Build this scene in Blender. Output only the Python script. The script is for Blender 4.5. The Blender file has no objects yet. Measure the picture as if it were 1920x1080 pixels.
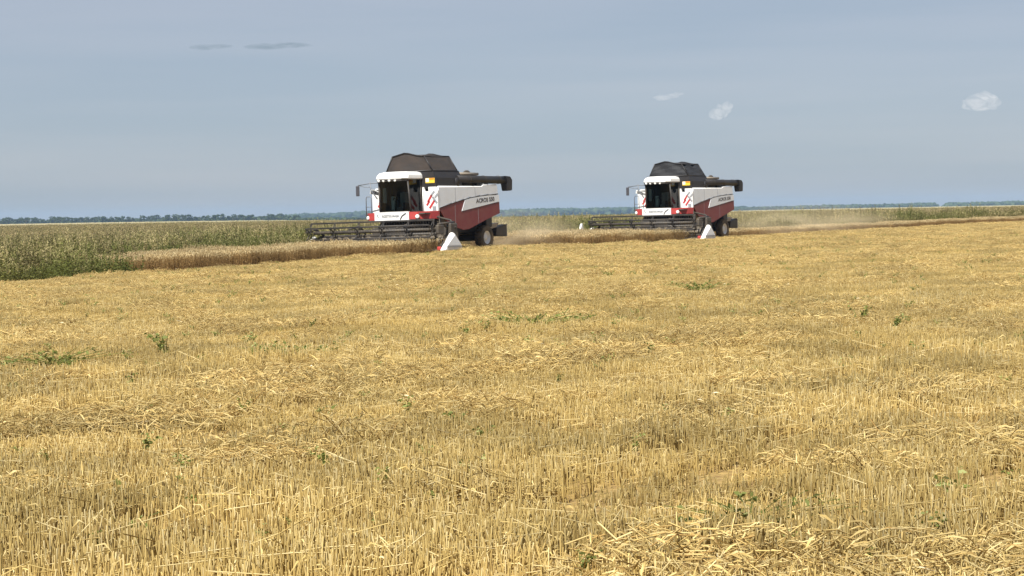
import bpy, bmesh, math, random
import numpy as np
from mathutils import Matrix, Vector, noise as mnoise

random.seed(7)
rng = np.random.default_rng(11)
R = math.radians
C = bpy.context.scene.collection
scene = bpy.context.scene

# ------------------------------------------------------------------ camera
FPX = 4000.0                                   # focal length in pixels of the 1920 px wide photograph
CAMZ = 1.66
cam_data = bpy.data.cameras.new('camera')
cam = bpy.data.objects.new('camera', cam_data)
C.objects.link(cam)
cam_data.sensor_width = 36.0
cam_data.lens = FPX / 1920 * 36.0
cam_data.clip_start = 0.1
cam_data.clip_end = 40000
CAM_ROT = (Matrix.Rotation(R(90 - 2.0), 4, 'X') @ Matrix.Rotation(R(-1.03), 4, 'Z'))
cam.matrix_world = Matrix.Translation((0, 0, CAMZ)) @ CAM_ROT
scene.camera = cam

# ------------------------------------------------------------------ sky, sun, exposure
SUN_EL = R(50)
SUN_DIR = Vector((-0.35 * math.cos(SUN_EL), -0.937 * math.cos(SUN_EL), math.sin(SUN_EL))).normalized()
world = bpy.data.worlds.new("World")
scene.world = world
world.use_nodes = True
wn = world.node_tree
wn.nodes.clear()
w_out = wn.nodes.new('ShaderNodeOutputWorld')
w_bg = wn.nodes.new('ShaderNodeBackground')
w_sky = wn.nodes.new('ShaderNodeTexSky')
w_sky.sky_type = 'NISHITA'
w_sky.sun_disc = False
w_sky.sun_elevation = SUN_EL
w_sky.sun_rotation = math.atan2(SUN_DIR.x, SUN_DIR.y) % (2 * math.pi)
w_sky.altitude = 150
w_sky.air_density = 0.65
w_sky.dust_density = 1.0
w_sky.ozone_density = 0.2
w_bg.inputs['Strength'].default_value = 0.058
# thin uneven veils of high cloud, the same all round the sky
w_tc = wn.nodes.new('ShaderNodeTexCoord')
w_map = wn.nodes.new('ShaderNodeMapping')
w_map.inputs['Scale'].default_value = (1.0, 1.0, 14.0)
w_noise = wn.nodes.new('ShaderNodeTexNoise')
w_noise.inputs['Scale'].default_value = 3.2
w_noise.inputs['Detail'].default_value = 5
w_noise.inputs['Roughness'].default_value = 0.5
w_ramp = wn.nodes.new('ShaderNodeMapRange')
w_ramp.inputs['From Min'].default_value = 0.35
w_ramp.inputs['From Max'].default_value = 0.65
w_mix = wn.nodes.new('ShaderNodeMix')
w_mix.data_type = 'RGBA'
w_mix.blend_type = 'MULTIPLY'
w_mix.inputs['B'].default_value = (0.88, 0.93, 0.955, 1)
w_veil = wn.nodes.new('ShaderNodeMix')         # an even milky veil over the whole sky
w_veil.data_type = 'RGBA'
w_veil.inputs['Factor'].default_value = 0.60
w_veil.inputs['B'].default_value = (5.3, 5.6, 6.35, 1)
L = wn.links.new
L(w_tc.outputs['Generated'], w_map.inputs['Vector'])
L(w_map.outputs['Vector'], w_noise.inputs['Vector'])
L(w_noise.outputs['Fac'], w_ramp.inputs['Value'])
L(w_ramp.outputs['Result'], w_mix.inputs['Factor'])
L(w_sky.outputs['Color'], w_veil.inputs['A'])
L(w_veil.outputs['Result'], w_mix.inputs['A'])
L(w_mix.outputs['Result'], w_bg.inputs['Color'])
L(w_bg.outputs['Background'], w_out.inputs['Surface'])

sun_data = bpy.data.lights.new('sun', 'SUN')
sun_data.energy = 5.0
sun_data.angle = R(0.5)
sun_data.color = (1.0, 0.965, 0.89)
sun = bpy.data.objects.new('sun', sun_data)
C.objects.link(sun)
sun.rotation_euler = SUN_DIR.to_track_quat('Z', 'Y').to_euler()

scene.view_settings.view_transform = 'Standard'
scene.view_settings.look = 'None'
scene.view_settings.exposure = 0.70
scene.view_settings.gamma = 1.0
scene.view_settings.use_curve_mapping = False
scene.render.engine = 'CYCLES'
scene.cycles.max_bounces = 6
scene.cycles.diffuse_bounces = 3
scene.cycles.transparent_max_bounces = 16
scene.cycles.volume_bounces = 2
scene.cycles.volume_max_steps = 128

# ------------------------------------------------------------------ field frame: u runs back along the swath, v into the crop
ANG = R(30.5)
U = np.array([math.sin(ANG), math.cos(ANG)])
V = np.array([-math.cos(ANG), math.sin(ANG)])
O1 = np.array([-5.04, 103.4])                  # first machine
P0 = O1 - 4.0 * V                              # near edge of its swath


def uv_of(x, y):
    dx, dy = x - P0[0], y - P0[1]
    return dx * U[0] + dy * U[1], dx * V[0] + dy * V[1]


_TX = [-4000, -400, -60, -18, -3, 11, 43, 100, 400, 4000]
_TZ = [-0.9, -0.9, -0.8, -0.48, -0.10, -0.12, 0.12, 0.35, 0.6, 0.6]


def terrain(x, y):
    x = np.asarray(x, float)
    y = np.asarray(y, float)
    z = np.interp(x, _TX, _TZ) * np.clip((y - 15) / 50, 0, 1) * np.clip(1 - (y - 150) / 250, 0.2, 1)
    b = x / np.maximum(y, 1)
    z = z - np.maximum(y - 300, 0) * 0.0016 * np.exp(-((b + 0.015) / 0.09) ** 2)
    z = z + 0.03 * np.sin(x * 0.31 + y * 0.17) * np.sin(y * 0.23 - x * 0.11) * np.clip(1 - y / 300, 0, 1)
    return z


CR = np.array(CAM_ROT.to_3x3())


def pix(px, py, h=0.0):
    """where the sight line through a photo pixel meets the ground raised by h"""
    d = CR @ np.array([(px - 960) / FPX, -(py - 540) / FPX, -1.0])
    lo, hi = 2.0, 3000.0
    for _ in range(60):
        t = (lo + hi) / 2
        p = d * t
        if CAMZ + p[2] > terrain(p[0], p[1]) + h:
            lo = t
        else:
            hi = t
    return d[0] * lo, d[1] * lo, float(terrain(d[0] * lo, d[1] * lo))


# ------------------------------------------------------------------ materials
def new_mat(name):
    m = bpy.data.materials.new(name)
    m.use_nodes = True
    nt = m.node_tree
    return m, nt, nt.nodes['Principled BSDF']


def paint(name, col, rough=0.45, metal=0.0, dust=0.25, dust_col=(0.30, 0.23, 0.14), scale=1.6, coat=0.0):
    m, nt, b = new_mat(name)
    n = nt.nodes.new('ShaderNodeTexNoise')
    n.inputs['Scale'].default_value = scale
    n.inputs['Detail'].default_value = 8
    n.inputs['Roughness'].default_value = 0.65
    tc = nt.nodes.new('ShaderNodeTexCoord')
    nt.links.new(tc.outputs['Object'], n.inputs['Vector'])
    mr = nt.nodes.new('ShaderNodeMapRange')
    mr.inputs['From Min'].default_value = 0.38
    mr.inputs['From Max'].default_value = 0.75
    mr.inputs['To Min'].default_value = dust * 0.25
    mr.inputs['To Max'].default_value = min(1, dust * 1.6)
    nt.links.new(n.outputs['Fac'], mr.inputs['Value'])
    mx = nt.nodes.new('ShaderNodeMix')
    mx.data_type = 'RGBA'
    mx.inputs['A'].default_value = (*col, 1)
    mx.inputs['B'].default_value = (*dust_col, 1)
    nt.links.new(mr.outputs['Result'], mx.inputs['Factor'])
    nt.links.new(mx.outputs['Result'], b.inputs['Base Color'])
    rr = nt.nodes.new('ShaderNodeMapRange')
    rr.inputs['To Min'].default_value = rough
    rr.inputs['To Max'].default_value = min(1, rough + 0.4)
    nt.links.new(mr.outputs['Result'], rr.inputs['Value'])
    nt.links.new(rr.outputs['Result'], b.inputs['Roughness'])
    b.inputs['Metallic'].default_value = metal
    if coat:
        b.inputs['Coat Weight'].default_value = coat
    return m


M = {
    'white': paint('white_paint', (0.80, 0.80, 0.79), 0.35, 0, 0.14),
    'divider': paint('dusty_white_paint', (0.78, 0.78, 0.77), 0.4, 0, 0.22, scale=2.5),
    'silver': paint('silver_paint', (0.72, 0.75, 0.79), 0.35, 0, 0.10),
    'red': paint('shaded_red_paint', (0.16, 0.013, 0.019), 0.4, 0, 0.11),  # flank copy of the red, with the side's shade put into the colour
    'bright_red': paint('red_paint', (0.42, 0.03, 0.035), 0.4, 0, 0.14),
    'black': paint('black_steel', (0.022, 0.022, 0.025), 0.5, 0, 0.12),
    'frame': paint('dusty_dark_steel', (0.022, 0.022, 0.024), 0.55, 0.0, 0.2),
    'tank': paint('tank_dark_paint', (0.010, 0.010, 0.013), 0.5, 0, 0.05),
    'cover_brown': paint('brown_dusty_tarpaulin', (0.024, 0.021, 0.020), 0.85, 0, 0.24, (0.085, 0.054, 0.036), 1.3),
    'cover_black': paint('black_tarpaulin', (0.010, 0.011, 0.014), 0.7, 0, 0.12, (0.07, 0.065, 0.065), 1.5),
    'rubber': paint('tyre_rubber', (0.028, 0.026, 0.025), 0.85, 0, 0.5),
    'grey': paint('grey_metal', (0.30, 0.30, 0.31), 0.45, 0.0, 0.3),
    'rail': paint('grey_rail_paint', (0.16, 0.18, 0.21), 0.45, 0.0, 0.1),
    'steel': paint('worn_steel', (0.34, 0.30, 0.25), 0.4, 0.3, 0.45),
    'seat': paint('seat_fabric', (0.35, 0.38, 0.37), 0.8, 0, 0.1),
    'pale': paint('pale_reflection_tone', (0.74, 0.80, 0.77), 0.6, 0, 0.05),  # only for the blocks that stand for reflections in the cab glass
    'lamp': paint('lamp_lens', (0.85, 0.85, 0.82), 0.15, 0, 0.05),
    'yellow': paint('yellow_plate', (0.80, 0.52, 0.04), 0.5, 0, 0.05),
    'orange': paint('orange_plate', (0.70, 0.20, 0.02), 0.5, 0, 0.05),
    'ink': paint('dark_lettering', (0.05, 0.05, 0.06), 0.5, 0, 0.05),
    'ash': paint('grey_lettering', (0.25, 0.26, 0.28), 0.5, 0, 0.05),
    'bark': paint('bark', (0.08, 0.06, 0.045), 0.9, 0, 0.1),
}


def glass_mat():
    m = bpy.data.materials.new('tinted_cab_glass')
    m.use_nodes = True
    nt = m.node_tree
    nt.nodes.clear()
    o = nt.nodes.new('ShaderNodeOutputMaterial')
    t = nt.nodes.new('ShaderNodeBsdfTransparent')
    t.inputs['Color'].default_value = (0.31, 0.38, 0.38, 1)
    g = nt.nodes.new('ShaderNodeBsdfGlossy')
    g.inputs['Roughness'].default_value = 0.03
    f = nt.nodes.new('ShaderNodeFresnel')
    f.inputs['IOR'].default_value = 1.3
    mx = nt.nodes.new('ShaderNodeMixShader')
    nt.links.new(f.outputs['Fac'], mx.inputs['Fac'])
    nt.links.new(t.outputs['BSDF'], mx.inputs[1])
    nt.links.new(g.outputs['BSDF'], mx.inputs[2])
    nt.links.new(mx.outputs['Shader'], o.inputs['Surface'])
    return m


M['glass'] = glass_mat()


def plant_mat(name, stops, rough=0.75, patch=None, patch_scale=0.35, transl=0.25, gain=0.25):
    """stops: colours along the per-blade 'tint' attribute; patch: colour mixed in by large world-space noise"""
    m, nt, b = new_mat(name)
    at = nt.nodes.new('ShaderNodeAttribute')
    at.attribute_name = 'tint'
    rp = nt.nodes.new('ShaderNodeValToRGB')
    el = rp.color_ramp.elements
    while len(el) < len(stops):
        el.new(0.5)
    for i, (p, c) in enumerate(stops):
        el[i].position = p
        el[i].color = (*c, 1)
    nt.links.new(at.outputs['Fac'], rp.inputs['Fac'])
    col = rp.outputs['Color']
    geo = nt.nodes.new('ShaderNodeNewGeometry')
    oi = nt.nodes.new('ShaderNodeObjectInfo')
    if patch:
        n = nt.nodes.new('ShaderNodeTexNoise')
        n.inputs['Scale'].default_value = patch_scale
        n.inputs['Detail'].default_value = 4
        nt.links.new(geo.outputs['Position'], n.inputs['Vector'])
        mr = nt.nodes.new('ShaderNodeMapRange')
        mr.inputs['From Min'].default_value = 0.40
        mr.inputs['From Max'].default_value = 0.68
        nt.links.new(n.outputs['Fac'], mr.inputs['Value'])
        mx = nt.nodes.new('ShaderNodeMix')
        mx.data_type = 'RGBA'
        nt.links.new(col, mx.inputs['A'])
        mx.inputs['B'].default_value = (*patch, 1)
        mm = nt.nodes.new('ShaderNodeMath')
        mm.operation = 'MULTIPLY'
        mm.inputs[1].default_value = 0.6 if patch_scale != 0.10 else 0.85
        nt.links.new(mr.outputs['Result'], mm.inputs[0])
        nt.links.new(mm.outputs['Value'], mx.inputs['Factor'])
        col = mx.outputs['Result']
    hv = nt.nodes.new('ShaderNodeHueSaturation')
    vr = nt.nodes.new('ShaderNodeMapRange')
    vr.inputs['To Min'].default_value = 1 - gain
    vr.inputs['To Max'].default_value = 1 + gain
    nt.links.new(oi.outputs['Random'], vr.inputs['Value'])
    nt.links.new(vr.outputs['Result'], hv.inputs['Value'])
    nt.links.new(col, hv.inputs['Color'])
    nt.links.new(hv.outputs['Color'], b.inputs['Base Color'])
    b.inputs['Roughness'].default_value = rough
    b.inputs['Specular IOR Level'].default_value = 0.25
    if transl:
        tr = nt.nodes.new('ShaderNodeBsdfTranslucent')
        nt.links.new(hv.outputs['Color'], tr.inputs['Color'])
        ms = nt.nodes.new('ShaderNodeMixShader')
        ms.inputs['Fac'].default_value = transl
        nt.links.new(b.outputs['BSDF'], ms.inputs[1])
        nt.links.new(tr.outputs['BSDF'], ms.inputs[2])
        nt.links.new(ms.outputs['Shader'], nt.nodes['Material Output'].inputs['Surface'])
    return m


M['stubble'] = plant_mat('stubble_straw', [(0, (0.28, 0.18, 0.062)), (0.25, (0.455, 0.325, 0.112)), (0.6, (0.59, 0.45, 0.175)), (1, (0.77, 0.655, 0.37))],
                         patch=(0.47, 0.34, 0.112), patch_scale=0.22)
M['straw'] = plant_mat('loose_straw', [(0, (0.32, 0.19, 0.06)), (0.5, (0.53, 0.39, 0.145)), (0.9, (0.69, 0.555, 0.27)), (1, (0.85, 0.76, 0.55))])
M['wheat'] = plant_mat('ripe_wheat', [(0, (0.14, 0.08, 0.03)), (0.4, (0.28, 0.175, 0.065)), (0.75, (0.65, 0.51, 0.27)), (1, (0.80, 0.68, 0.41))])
M['weed'] = plant_mat('tall_weeds_green', [(0, (0.13, 0.09, 0.04)), (0.4, (0.13, 0.125, 0.035)), (0.75, (0.22, 0.195, 0.065)), (1, (0.60, 0.49, 0.27))],
                      gain=0.38, patch=(0.095, 0.125, 0.023), patch_scale=0.10)
M['weed_tan'] = plant_mat('tall_weeds_dry', [(0, (0.11, 0.09, 0.04)), (0.4, (0.16, 0.15, 0.055)), (0.75, (0.25, 0.215, 0.09)), (1, (0.46, 0.36, 0.20))],
                          patch=(0.18, 0.17, 0.06), patch_scale=0.02)
M['leaf'] = plant_mat('green_leaf', [(0, (0.13, 0.145, 0.03)), (0.6, (0.215, 0.245, 0.06)), (1, (0.36, 0.38, 0.15))], transl=0.35)
M['tree'] = plant_mat('tree_foliage', [(0, (0.025, 0.04, 0.015)), (0.5, (0.045, 0.07, 0.025)), (1, (0.08, 0.11, 0.04))], gain=0.15)


def ground_mat():
    m, nt, b = new_mat('field_soil')
    geo = nt.nodes.new('ShaderNodeNewGeometry')
    zone = nt.nodes.new('ShaderNodeAttribute')
    zone.attribute_name = 'zone'
    n1 = nt.nodes.new('ShaderNodeTexNoise')
    n1.inputs['Scale'].default_value = 9
    n1.inputs['Detail'].default_value = 8
    nt.links.new(geo.outputs['Position'], n1.inputs['Vector'])
    r1 = nt.nodes.new('ShaderNodeValToRGB')
    r1.color_ramp.elements[0].position = 0.35
    r1.color_ramp.elements[0].color = (0.20, 0.13, 0.055, 1)
    r1.color_ramp.elements[1].position = 0.65
    r1.color_ramp.elements[1].color = (0.40, 0.28, 0.105, 1)
    nt.links.new(n1.outputs['Fac'], r1.inputs['Fac'])
    # far country: pale ripe fields and green strips, laid out as long bands
    mp = nt.nodes.new('ShaderNodeMapping')
    mp.inputs['Scale'].default_value = (0.0007, 0.0035, 0.0)
    mp.inputs['Rotation'].default_value = (0, 0, 0.06)
    nt.links.new(geo.outputs['Position'], mp.inputs['Vector'])
    n2 = nt.nodes.new('ShaderNodeTexNoise')
    n2.inputs['Scale'].default_value = 1.0
    n2.inputs['Detail'].default_value = 3
    nt.links.new(mp.outputs['Vector'], n2.inputs['Vector'])
    r2 = nt.nodes.new('ShaderNodeValToRGB')
    r2.color_ramp.elements[0].position = 0.38
    r2.color_ramp.elements[0].color = (0.20, 0.20, 0.08, 1)
    r2.color_ramp.elements[1].position = 0.5
    r2.color_ramp.elements[1].color = (0.40, 0.33, 0.17, 1)
    nt.links.new(n2.outputs['Fac'], r2.inputs['Fac'])
    mx = nt.nodes.new('ShaderNodeMix')
    mx.data_type = 'RGBA'
    nt.links.new(zone.outputs['Fac'], mx.inputs['Factor'])
    nt.links.new(r1.outputs['Color'], mx.inputs['A'])
    nt.links.new(r2.outputs['Color'], mx.inputs['B'])
    nt.links.new(mx.outputs['Result'], b.inputs['Base Color'])
    b.inputs['Roughness'].default_value = 0.95
    b.inputs['Specular IOR Level'].default_value = 0.1
    bp = nt.nodes.new('ShaderNodeBump')
    bp.inputs['Strength'].default_value = 0.6
    bp.inputs['Distance'].default_value = 0.05
    nt.links.new(n1.outputs['Fac'], bp.inputs['Height'])
    nt.links.new(bp.outputs['Normal'], b.inputs['Normal'])
    return m


# ------------------------------------------------------------------ generic builders
def link_mesh(name, me, mat=None, parent=None, loc=None):
    o = bpy.data.objects.new(name, me)
    if mat is not None and not me.materials:
        me.materials.append(mat)
    C.objects.link(o)
    if parent is not None:
        o.parent = parent
    if loc is not None:
        o.location = loc
    return o


def thing(name, label, cat, loc=(0, 0, 0), rotz=0.0, group=None):
    o = bpy.data.objects.new(name, None)
    o.empty_display_size = 0.3
    C.objects.link(o)
    o.location = loc
    o.rotation_euler = (0, 0, rotz)
    o['label'] = label
    o['category'] = cat
    if group:
        o['group'] = group
    return o


def tag(o, label, cat, group=None):
    o['label'] = label
    o['category'] = cat
    if group:
        o['group'] = group
    return o


def mesh_np(name, verts, faces, tint=None, mat=None, smooth=False):
    """verts (N,3); faces list of (n,k) int arrays with one k each; tint per vertex"""
    me = bpy.data.meshes.new(name)
    if not isinstance(faces, list):
        faces = [faces]
    loops = np.concatenate([f.ravel() for f in faces])
    starts, tot = [], 0
    for f in faces:
        starts.append(tot + np.arange(len(f)) * f.shape[1])
        tot += f.size
    starts = np.concatenate(starts)
    me.vertices.add(len(verts))
    me.vertices.foreach_set('co', np.asarray(verts, np.float32).ravel())
    me.loops.add(len(loops))
    me.loops.foreach_set('vertex_index', loops.astype(np.int32))
    me.polygons.add(len(starts))
    me.polygons.foreach_set('loop_start', starts.astype(np.int32))
    me.update(calc_edges=True)
    if tint is not None:
        a = me.attributes.new('tint', 'FLOAT', 'POINT')
        a.data.foreach_set('value', np.asarray(tint, np.float32))
    if smooth:
        me.polygons.foreach_set('use_smooth', np.ones(len(starts), bool))
    if mat is not None:
        me.materials.append(mat)
    return me


class MB:
    """collects shapes into one mesh object"""

    def __init__(s):
        s.bm = bmesh.new()

    def _add(s, bm2, mtx=None):
        me = bpy.data.meshes.new('tmp')
        bm2.to_mesh(me)
        bm2.free()
        if mtx is not None:
            me.transform(mtx)
        s.bm.from_mesh(me)
        bpy.data.meshes.remove(me)
        return s

    def box(s, x0, x1, y0, y1, z0, z1, bev=0.0, mtx=None):
        b = bmesh.new()
        bmesh.ops.create_cube(b, size=1)
        for v in b.verts:
            v.co = Vector(((x0 + x1) / 2 + v.co.x * (x1 - x0), (y0 + y1) / 2 + v.co.y * (y1 - y0), (z0 + z1) / 2 + v.co.z * (z1 - z0)))
        if bev:
            bmesh.ops.bevel(b, geom=b.edges[:] + b.verts[:], offset=bev, segments=2, affect='EDGES', profile=0.5)
        return s._add(b, mtx)

    def tube(s, pts, r, n=8, caps=True):
        """round tube along a polyline; r a number or one per point"""
        pts = [Vector(p) for p in pts]
        rs = r if isinstance(r, (list, tuple)) else [r] * len(pts)
        b = bmesh.new()
        rings = []
        prev = None
        for i, p in enumerate(pts):
            t = (pts[min(i + 1, len(pts) - 1)] - pts[max(i - 1, 0)]).normalized()
            if prev is None:
                a = Vector((0, 0, 1)) if abs(t.z) < 0.9 else Vector((1, 0, 0))
                e1 = t.cross(a).normalized()
            else:
                e1 = (prev - t * prev.dot(t)).normalized()
            prev = e1
            e2 = t.cross(e1)
            rings.append([b.verts.new(p + (e1 * math.cos(2 * math.pi * k / n) + e2 * math.sin(2 * math.pi * k / n)) * rs[i]) for k in range(n)])
        for q in range(len(rings) - 1):
            for k in range(n):
                f = b.faces.new((rings[q][k], rings[q][(k + 1) % n], rings[q + 1][(k + 1) % n], rings[q + 1][k]))
                f.smooth = True
        if caps:
            b.faces.new(list(reversed(rings[0])))
            b.faces.new(rings[-1])
        return s._add(b)

    def prism(s, poly, axis, a, c, bev=0.0):
        """polygon given in the two other axes, extruded along axis from a to c"""
        b = bmesh.new()

        def mk(p, h):
            if axis == 'y':
                return (p[0], h, p[1])
            if axis == 'x':
                return (h, p[0], p[1])
            return (p[0], p[1], h)
        lo = [b.verts.new(mk(p, a)) for p in poly]
        hi = [b.verts.new(mk(p, c)) for p in poly]
        n = len(poly)
        b.faces.new(lo)
        b.faces.new(list(reversed(hi)))
        for i in range(n):
            b.faces.new((lo[i], hi[i], hi[(i + 1) % n], lo[(i + 1) % n]))
        bmesh.ops.recalc_face_normals(b, faces=b.faces)
        if bev:
            bmesh.ops.bevel(b, geom=b.edges[:] + b.verts[:], offset=bev, segments=2, affect='EDGES')
        return s._add(b)

    def loft(s, loops, close=True, caps=True, bev=0.0):
        b = bmesh.new()
        rg = [[b.verts.new(p) for p in lp] for lp in loops]
        n = len(rg[0])
        for q in range(len(rg) - 1):
            for k in range(n if close else n - 1):
                b.faces.new((rg[q][k], rg[q][(k + 1) % n], rg[q + 1][(k + 1) % n], rg[q + 1][k]))
        if caps and close:
            b.faces.new(list(reversed(rg[0])))
            b.faces.new(rg[-1])
        bmesh.ops.recalc_face_normals(b, faces=b.faces)
        if bev:
            bmesh.ops.bevel(b, geom=b.edges[:] + b.verts[:], offset=bev, segments=3, affect='EDGES')
        return s._add(b)

    def lathe(s, prof, n=28, mtx=None):
        """profile of (radius, along) turned about the local Y axis"""
        b = bmesh.new()
        rings = [[b.verts.new((r * math.cos(2 * math.pi * k / n), h, r * math.sin(2 * math.pi * k / n))) for k in range(n)] for r, h in prof]
        for q in range(len(rings) - 1):
            for k in range(n):
                f = b.faces.new((rings[q][k], rings[q][(k + 1) % n], rings[q + 1][(k + 1) % n], rings[q + 1][k]))
                f.smooth = True
        bmesh.ops.recalc_face_normals(b, faces=b.faces)
        return s._add(b, mtx)

    def build(s, name, mat, parent=None, loc=None):
        me = bpy.data.meshes.new(name)
        s.bm.to_mesh(me)
        s.bm.free()
        return link_mesh(name, me, mat, parent, loc)


def text_mesh(body, size, mat, parent, mtx, name='lettering', depth=0.004, bold=0.0, sx=1.0, shear=0.0):
    cu = bpy.data.curves.new('txt', 'FONT')
    cu.body = body
    cu.size = size
    cu.extrude = depth
    cu.offset = bold
    cu.shear = shear
    cu.align_x = 'CENTER'
    cu.align_y = 'CENTER'
    to = bpy.data.objects.new('txt', cu)
    C.objects.link(to)
    dg = bpy.context.evaluated_depsgraph_get()
    me = bpy.data.meshes.new_from_object(to.evaluated_get(dg))
    bpy.data.objects.remove(to)
    bpy.data.curves.remove(cu)
    me.transform(mtx @ Matrix.Diagonal((sx, 1, 1, 1)))
    me.name = name
    me.materials.clear()
    return link_mesh(name, me, mat, parent)


# ------------------------------------------------------------------ ground
def build_ground():
    xs = np.concatenate([-np.geomspace(4200, 60, 26), np.arange(-58, 59, 2.0), np.geomspace(60, 4200, 26)])
    ys = np.concatenate([[-300, -150, -60, -20, -6, 0], np.arange(3, 60, 1.5), np.arange(60, 260, 4.0), np.geomspace(262, 7000, 40)])
    X, Y = np.meshgrid(xs, ys)
    Z = terrain(X, Y)
    verts = np.stack([X, Y, Z], -1).reshape(-1, 3)
    nx, ny = len(xs), len(ys)
    i = (np.arange(ny - 1)[:, None] * nx + np.arange(nx - 1)[None]).ravel()
    faces = np.stack([i, i + 1, i + nx + 1, i + nx], -1)
    me = mesh_np('field_ground', verts, faces, mat=ground_mat(), smooth=True)
    a = me.attributes.new('zone', 'FLOAT', 'POINT')
    a.data.foreach_set('value', np.clip((verts[:, 1] - 300) / 120, 0, 1).astype(np.float32))
    o = link_mesh('field_ground', me)
    o['kind'] = 'structure'


build_ground()

# ------------------------------------------------------------------ haze (closed box round everything but sky and clouds)
hz = MB().box(-4600, 4600, -400, 7400, -14, 34).build('haze', None)
hz['kind'] = 'stuff'
hm = bpy.data.materials.new('summer_haze')
hm.use_nodes = True
hm.node_tree.nodes.clear()
h_out = hm.node_tree.nodes.new('ShaderNodeOutputMaterial')
h_vol = hm.node_tree.nodes.new('ShaderNodeVolumePrincipled')
h_vol.inputs['Color'].default_value = (0.34, 0.51, 0.82, 1)
h_vol.inputs['Density'].default_value = 0.000085
h_vol.inputs['Anisotropy'].default_value = 0.0
hm.node_tree.links.new(h_vol.outputs['Volume'], h_out.inputs['Volume'])
hz.data.materials.append(hm)


# ------------------------------------------------------------------ plant geometry (numpy)
def prisms(p0, p1, r0, r1, tint0, tint1, sides=3):
    """straight tapered stems"""
    n = len(p0)
    d = p1 - p0
    d = d / np.maximum(np.linalg.norm(d, axis=1, keepdims=True), 1e-6)
    ref = np.where(np.abs(d[:, 2:3]) < 0.9, np.array([[0, 0, 1.0]]), np.array([[1.0, 0, 0]]))
    e1 = np.cross(d, ref)
    e1 /= np.linalg.norm(e1, axis=1, keepdims=True)
    e2 = np.cross(d, e1)
    ph = rng.uniform(0, 6.28, n)
    vs, ts = [], []
    for k in range(sides):
        a = ph + 2 * math.pi * k / sides
        w = e1 * np.cos(a)[:, None] + e2 * np.sin(a)[:, None]
        vs += [p0 + w * np.reshape(r0, (-1, 1)), p1 + w * np.reshape(r1, (-1, 1))]
        ts += [tint0, tint1]
    verts = np.stack(vs, 1).reshape(-1, 3)
    tint = np.stack(ts, 1).ravel()
    base = np.arange(n)[:, None] * (2 * sides)
    fs = []
    for k in range(sides):
        j = (k + 1) % sides
        fs.append(np.concatenate([base + 2 * k, base + 2 * j, base + 2 * j + 1, base + 2 * k + 1], 1))
    return verts, np.concatenate(fs), tint


def ribbons(p0, p1, p2, w, tint0, tint1):
    """leaf blades: pointed two-piece ribbons p0 -> p1 -> p2"""
    n = len(p0)
    d = p2 - p0
    s = np.cross(d, rng.normal(size=(n, 3)))
    s /= np.maximum(np.linalg.norm(s, axis=1, keepdims=True), 1e-6)
    w = np.reshape(w, (-1, 1))
    verts = np.stack([p0 - s * w * .5, p0 + s * w * .5, p1 - s * w, p1 + s * w, p2], 1).reshape(-1, 3)
    b = np.arange(n)[:, None] * 5
    q = np.concatenate([b, b + 1, b + 3, b + 2], 1)
    t = np.concatenate([b + 2, b + 3, b + 4], 1)
    tint = np.stack([tint0, tint0, tint1, tint1, tint1], 1).ravel()
    return verts, q, t, tint


class Veg:
    def __init__(s):
        s.v, s.q, s.t, s.ti, s.n = [], [], [], [], 0

    def stems(s, *a, **k):
        v, q, ti = prisms(*a, **k)
        s.v.append(v); s.q.append(q + s.n); s.ti.append(ti); s.n += len(v)

    def blades(s, *a):
        v, q, t, ti = ribbons(*a)
        s.v.append(v); s.q.append(q + s.n); s.t.append(t + s.n); s.ti.append(ti); s.n += len(v)

    def mesh(s, name, mat):
        fs = [np.concatenate(s.q)] + ([np.concatenate(s.t)] if s.t else [])
        return mesh_np(name, np.concatenate(s.v), fs, np.concatenate(s.ti), mat)


def rand_dir(n, tilt):
    a = rng.uniform(0, 2 * math.pi, n)
    t = np.abs(rng.normal(0, tilt, n))
    return np.stack([np.sin(t) * np.cos(a), np.sin(t) * np.sin(a), np.cos(t)], 1)


def stubble_tile(i):
    g = Veg()
    n = 580
    # seven drilled rows to the metre, stems in small tufts
    row = rng.integers(0, 7, n)
    x = (row + 0.5) / 7 - 0.5 + rng.normal(0, 0.028, n)
    y = rng.uniform(-0.52, 0.52, n)
    y = y + 0.02 * np.sin(y * 40 + row)
    p0 = np.stack([x, y, np.full(n, -0.01)], 1)
    h = rng.normal(0.152, 0.030, n).clip(0.07, 0.25)
    p1 = p0 + rand_dir(n, 0.16) * h[:, None]
    t = rng.beta(2, 2.2, n)
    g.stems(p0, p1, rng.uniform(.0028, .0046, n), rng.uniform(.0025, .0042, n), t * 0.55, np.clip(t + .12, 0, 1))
    m = 150                                     # dry leaf sheaths hanging off the stems
    k = rng.integers(0, n, m)
    a0 = p0[k] + (p1[k] - p0[k]) * rng.uniform(.3, .95, m)[:, None]
    d = rng.normal(size=(m, 3)) * [1, 1, .3]
    d /= np.linalg.norm(d, axis=1, keepdims=True)
    ln = rng.uniform(.04, .11, m)[:, None]
    g.blades(a0, a0 + d * ln * .55 + [0, 0, .01], a0 + d * ln - [0, 0, .03], rng.uniform(.002, .0045, m), rng.beta(2, 2, m), rng.beta(2.5, 2, m))
    m = 46                                      # loose straws caught in the stubble
    c = np.stack([rng.uniform(-.5, .5, m), rng.uniform(-.5, .5, m), rng.uniform(.01, .15, m)], 1)
    a = rng.uniform(0, 6.28, m)
    d = np.stack([np.cos(a), np.sin(a), rng.normal(0, .22, m)], 1) * rng.uniform(.05, .17, m)[:, None]
    t = rng.beta(3, 1.6, m)
    g.stems(c - d, c + d, rng.uniform(.0025, .004, m), rng.uniform(.0022, .0035, m), t, t)
    return g.mesh('stubble_tile', M['stubble'])


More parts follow.
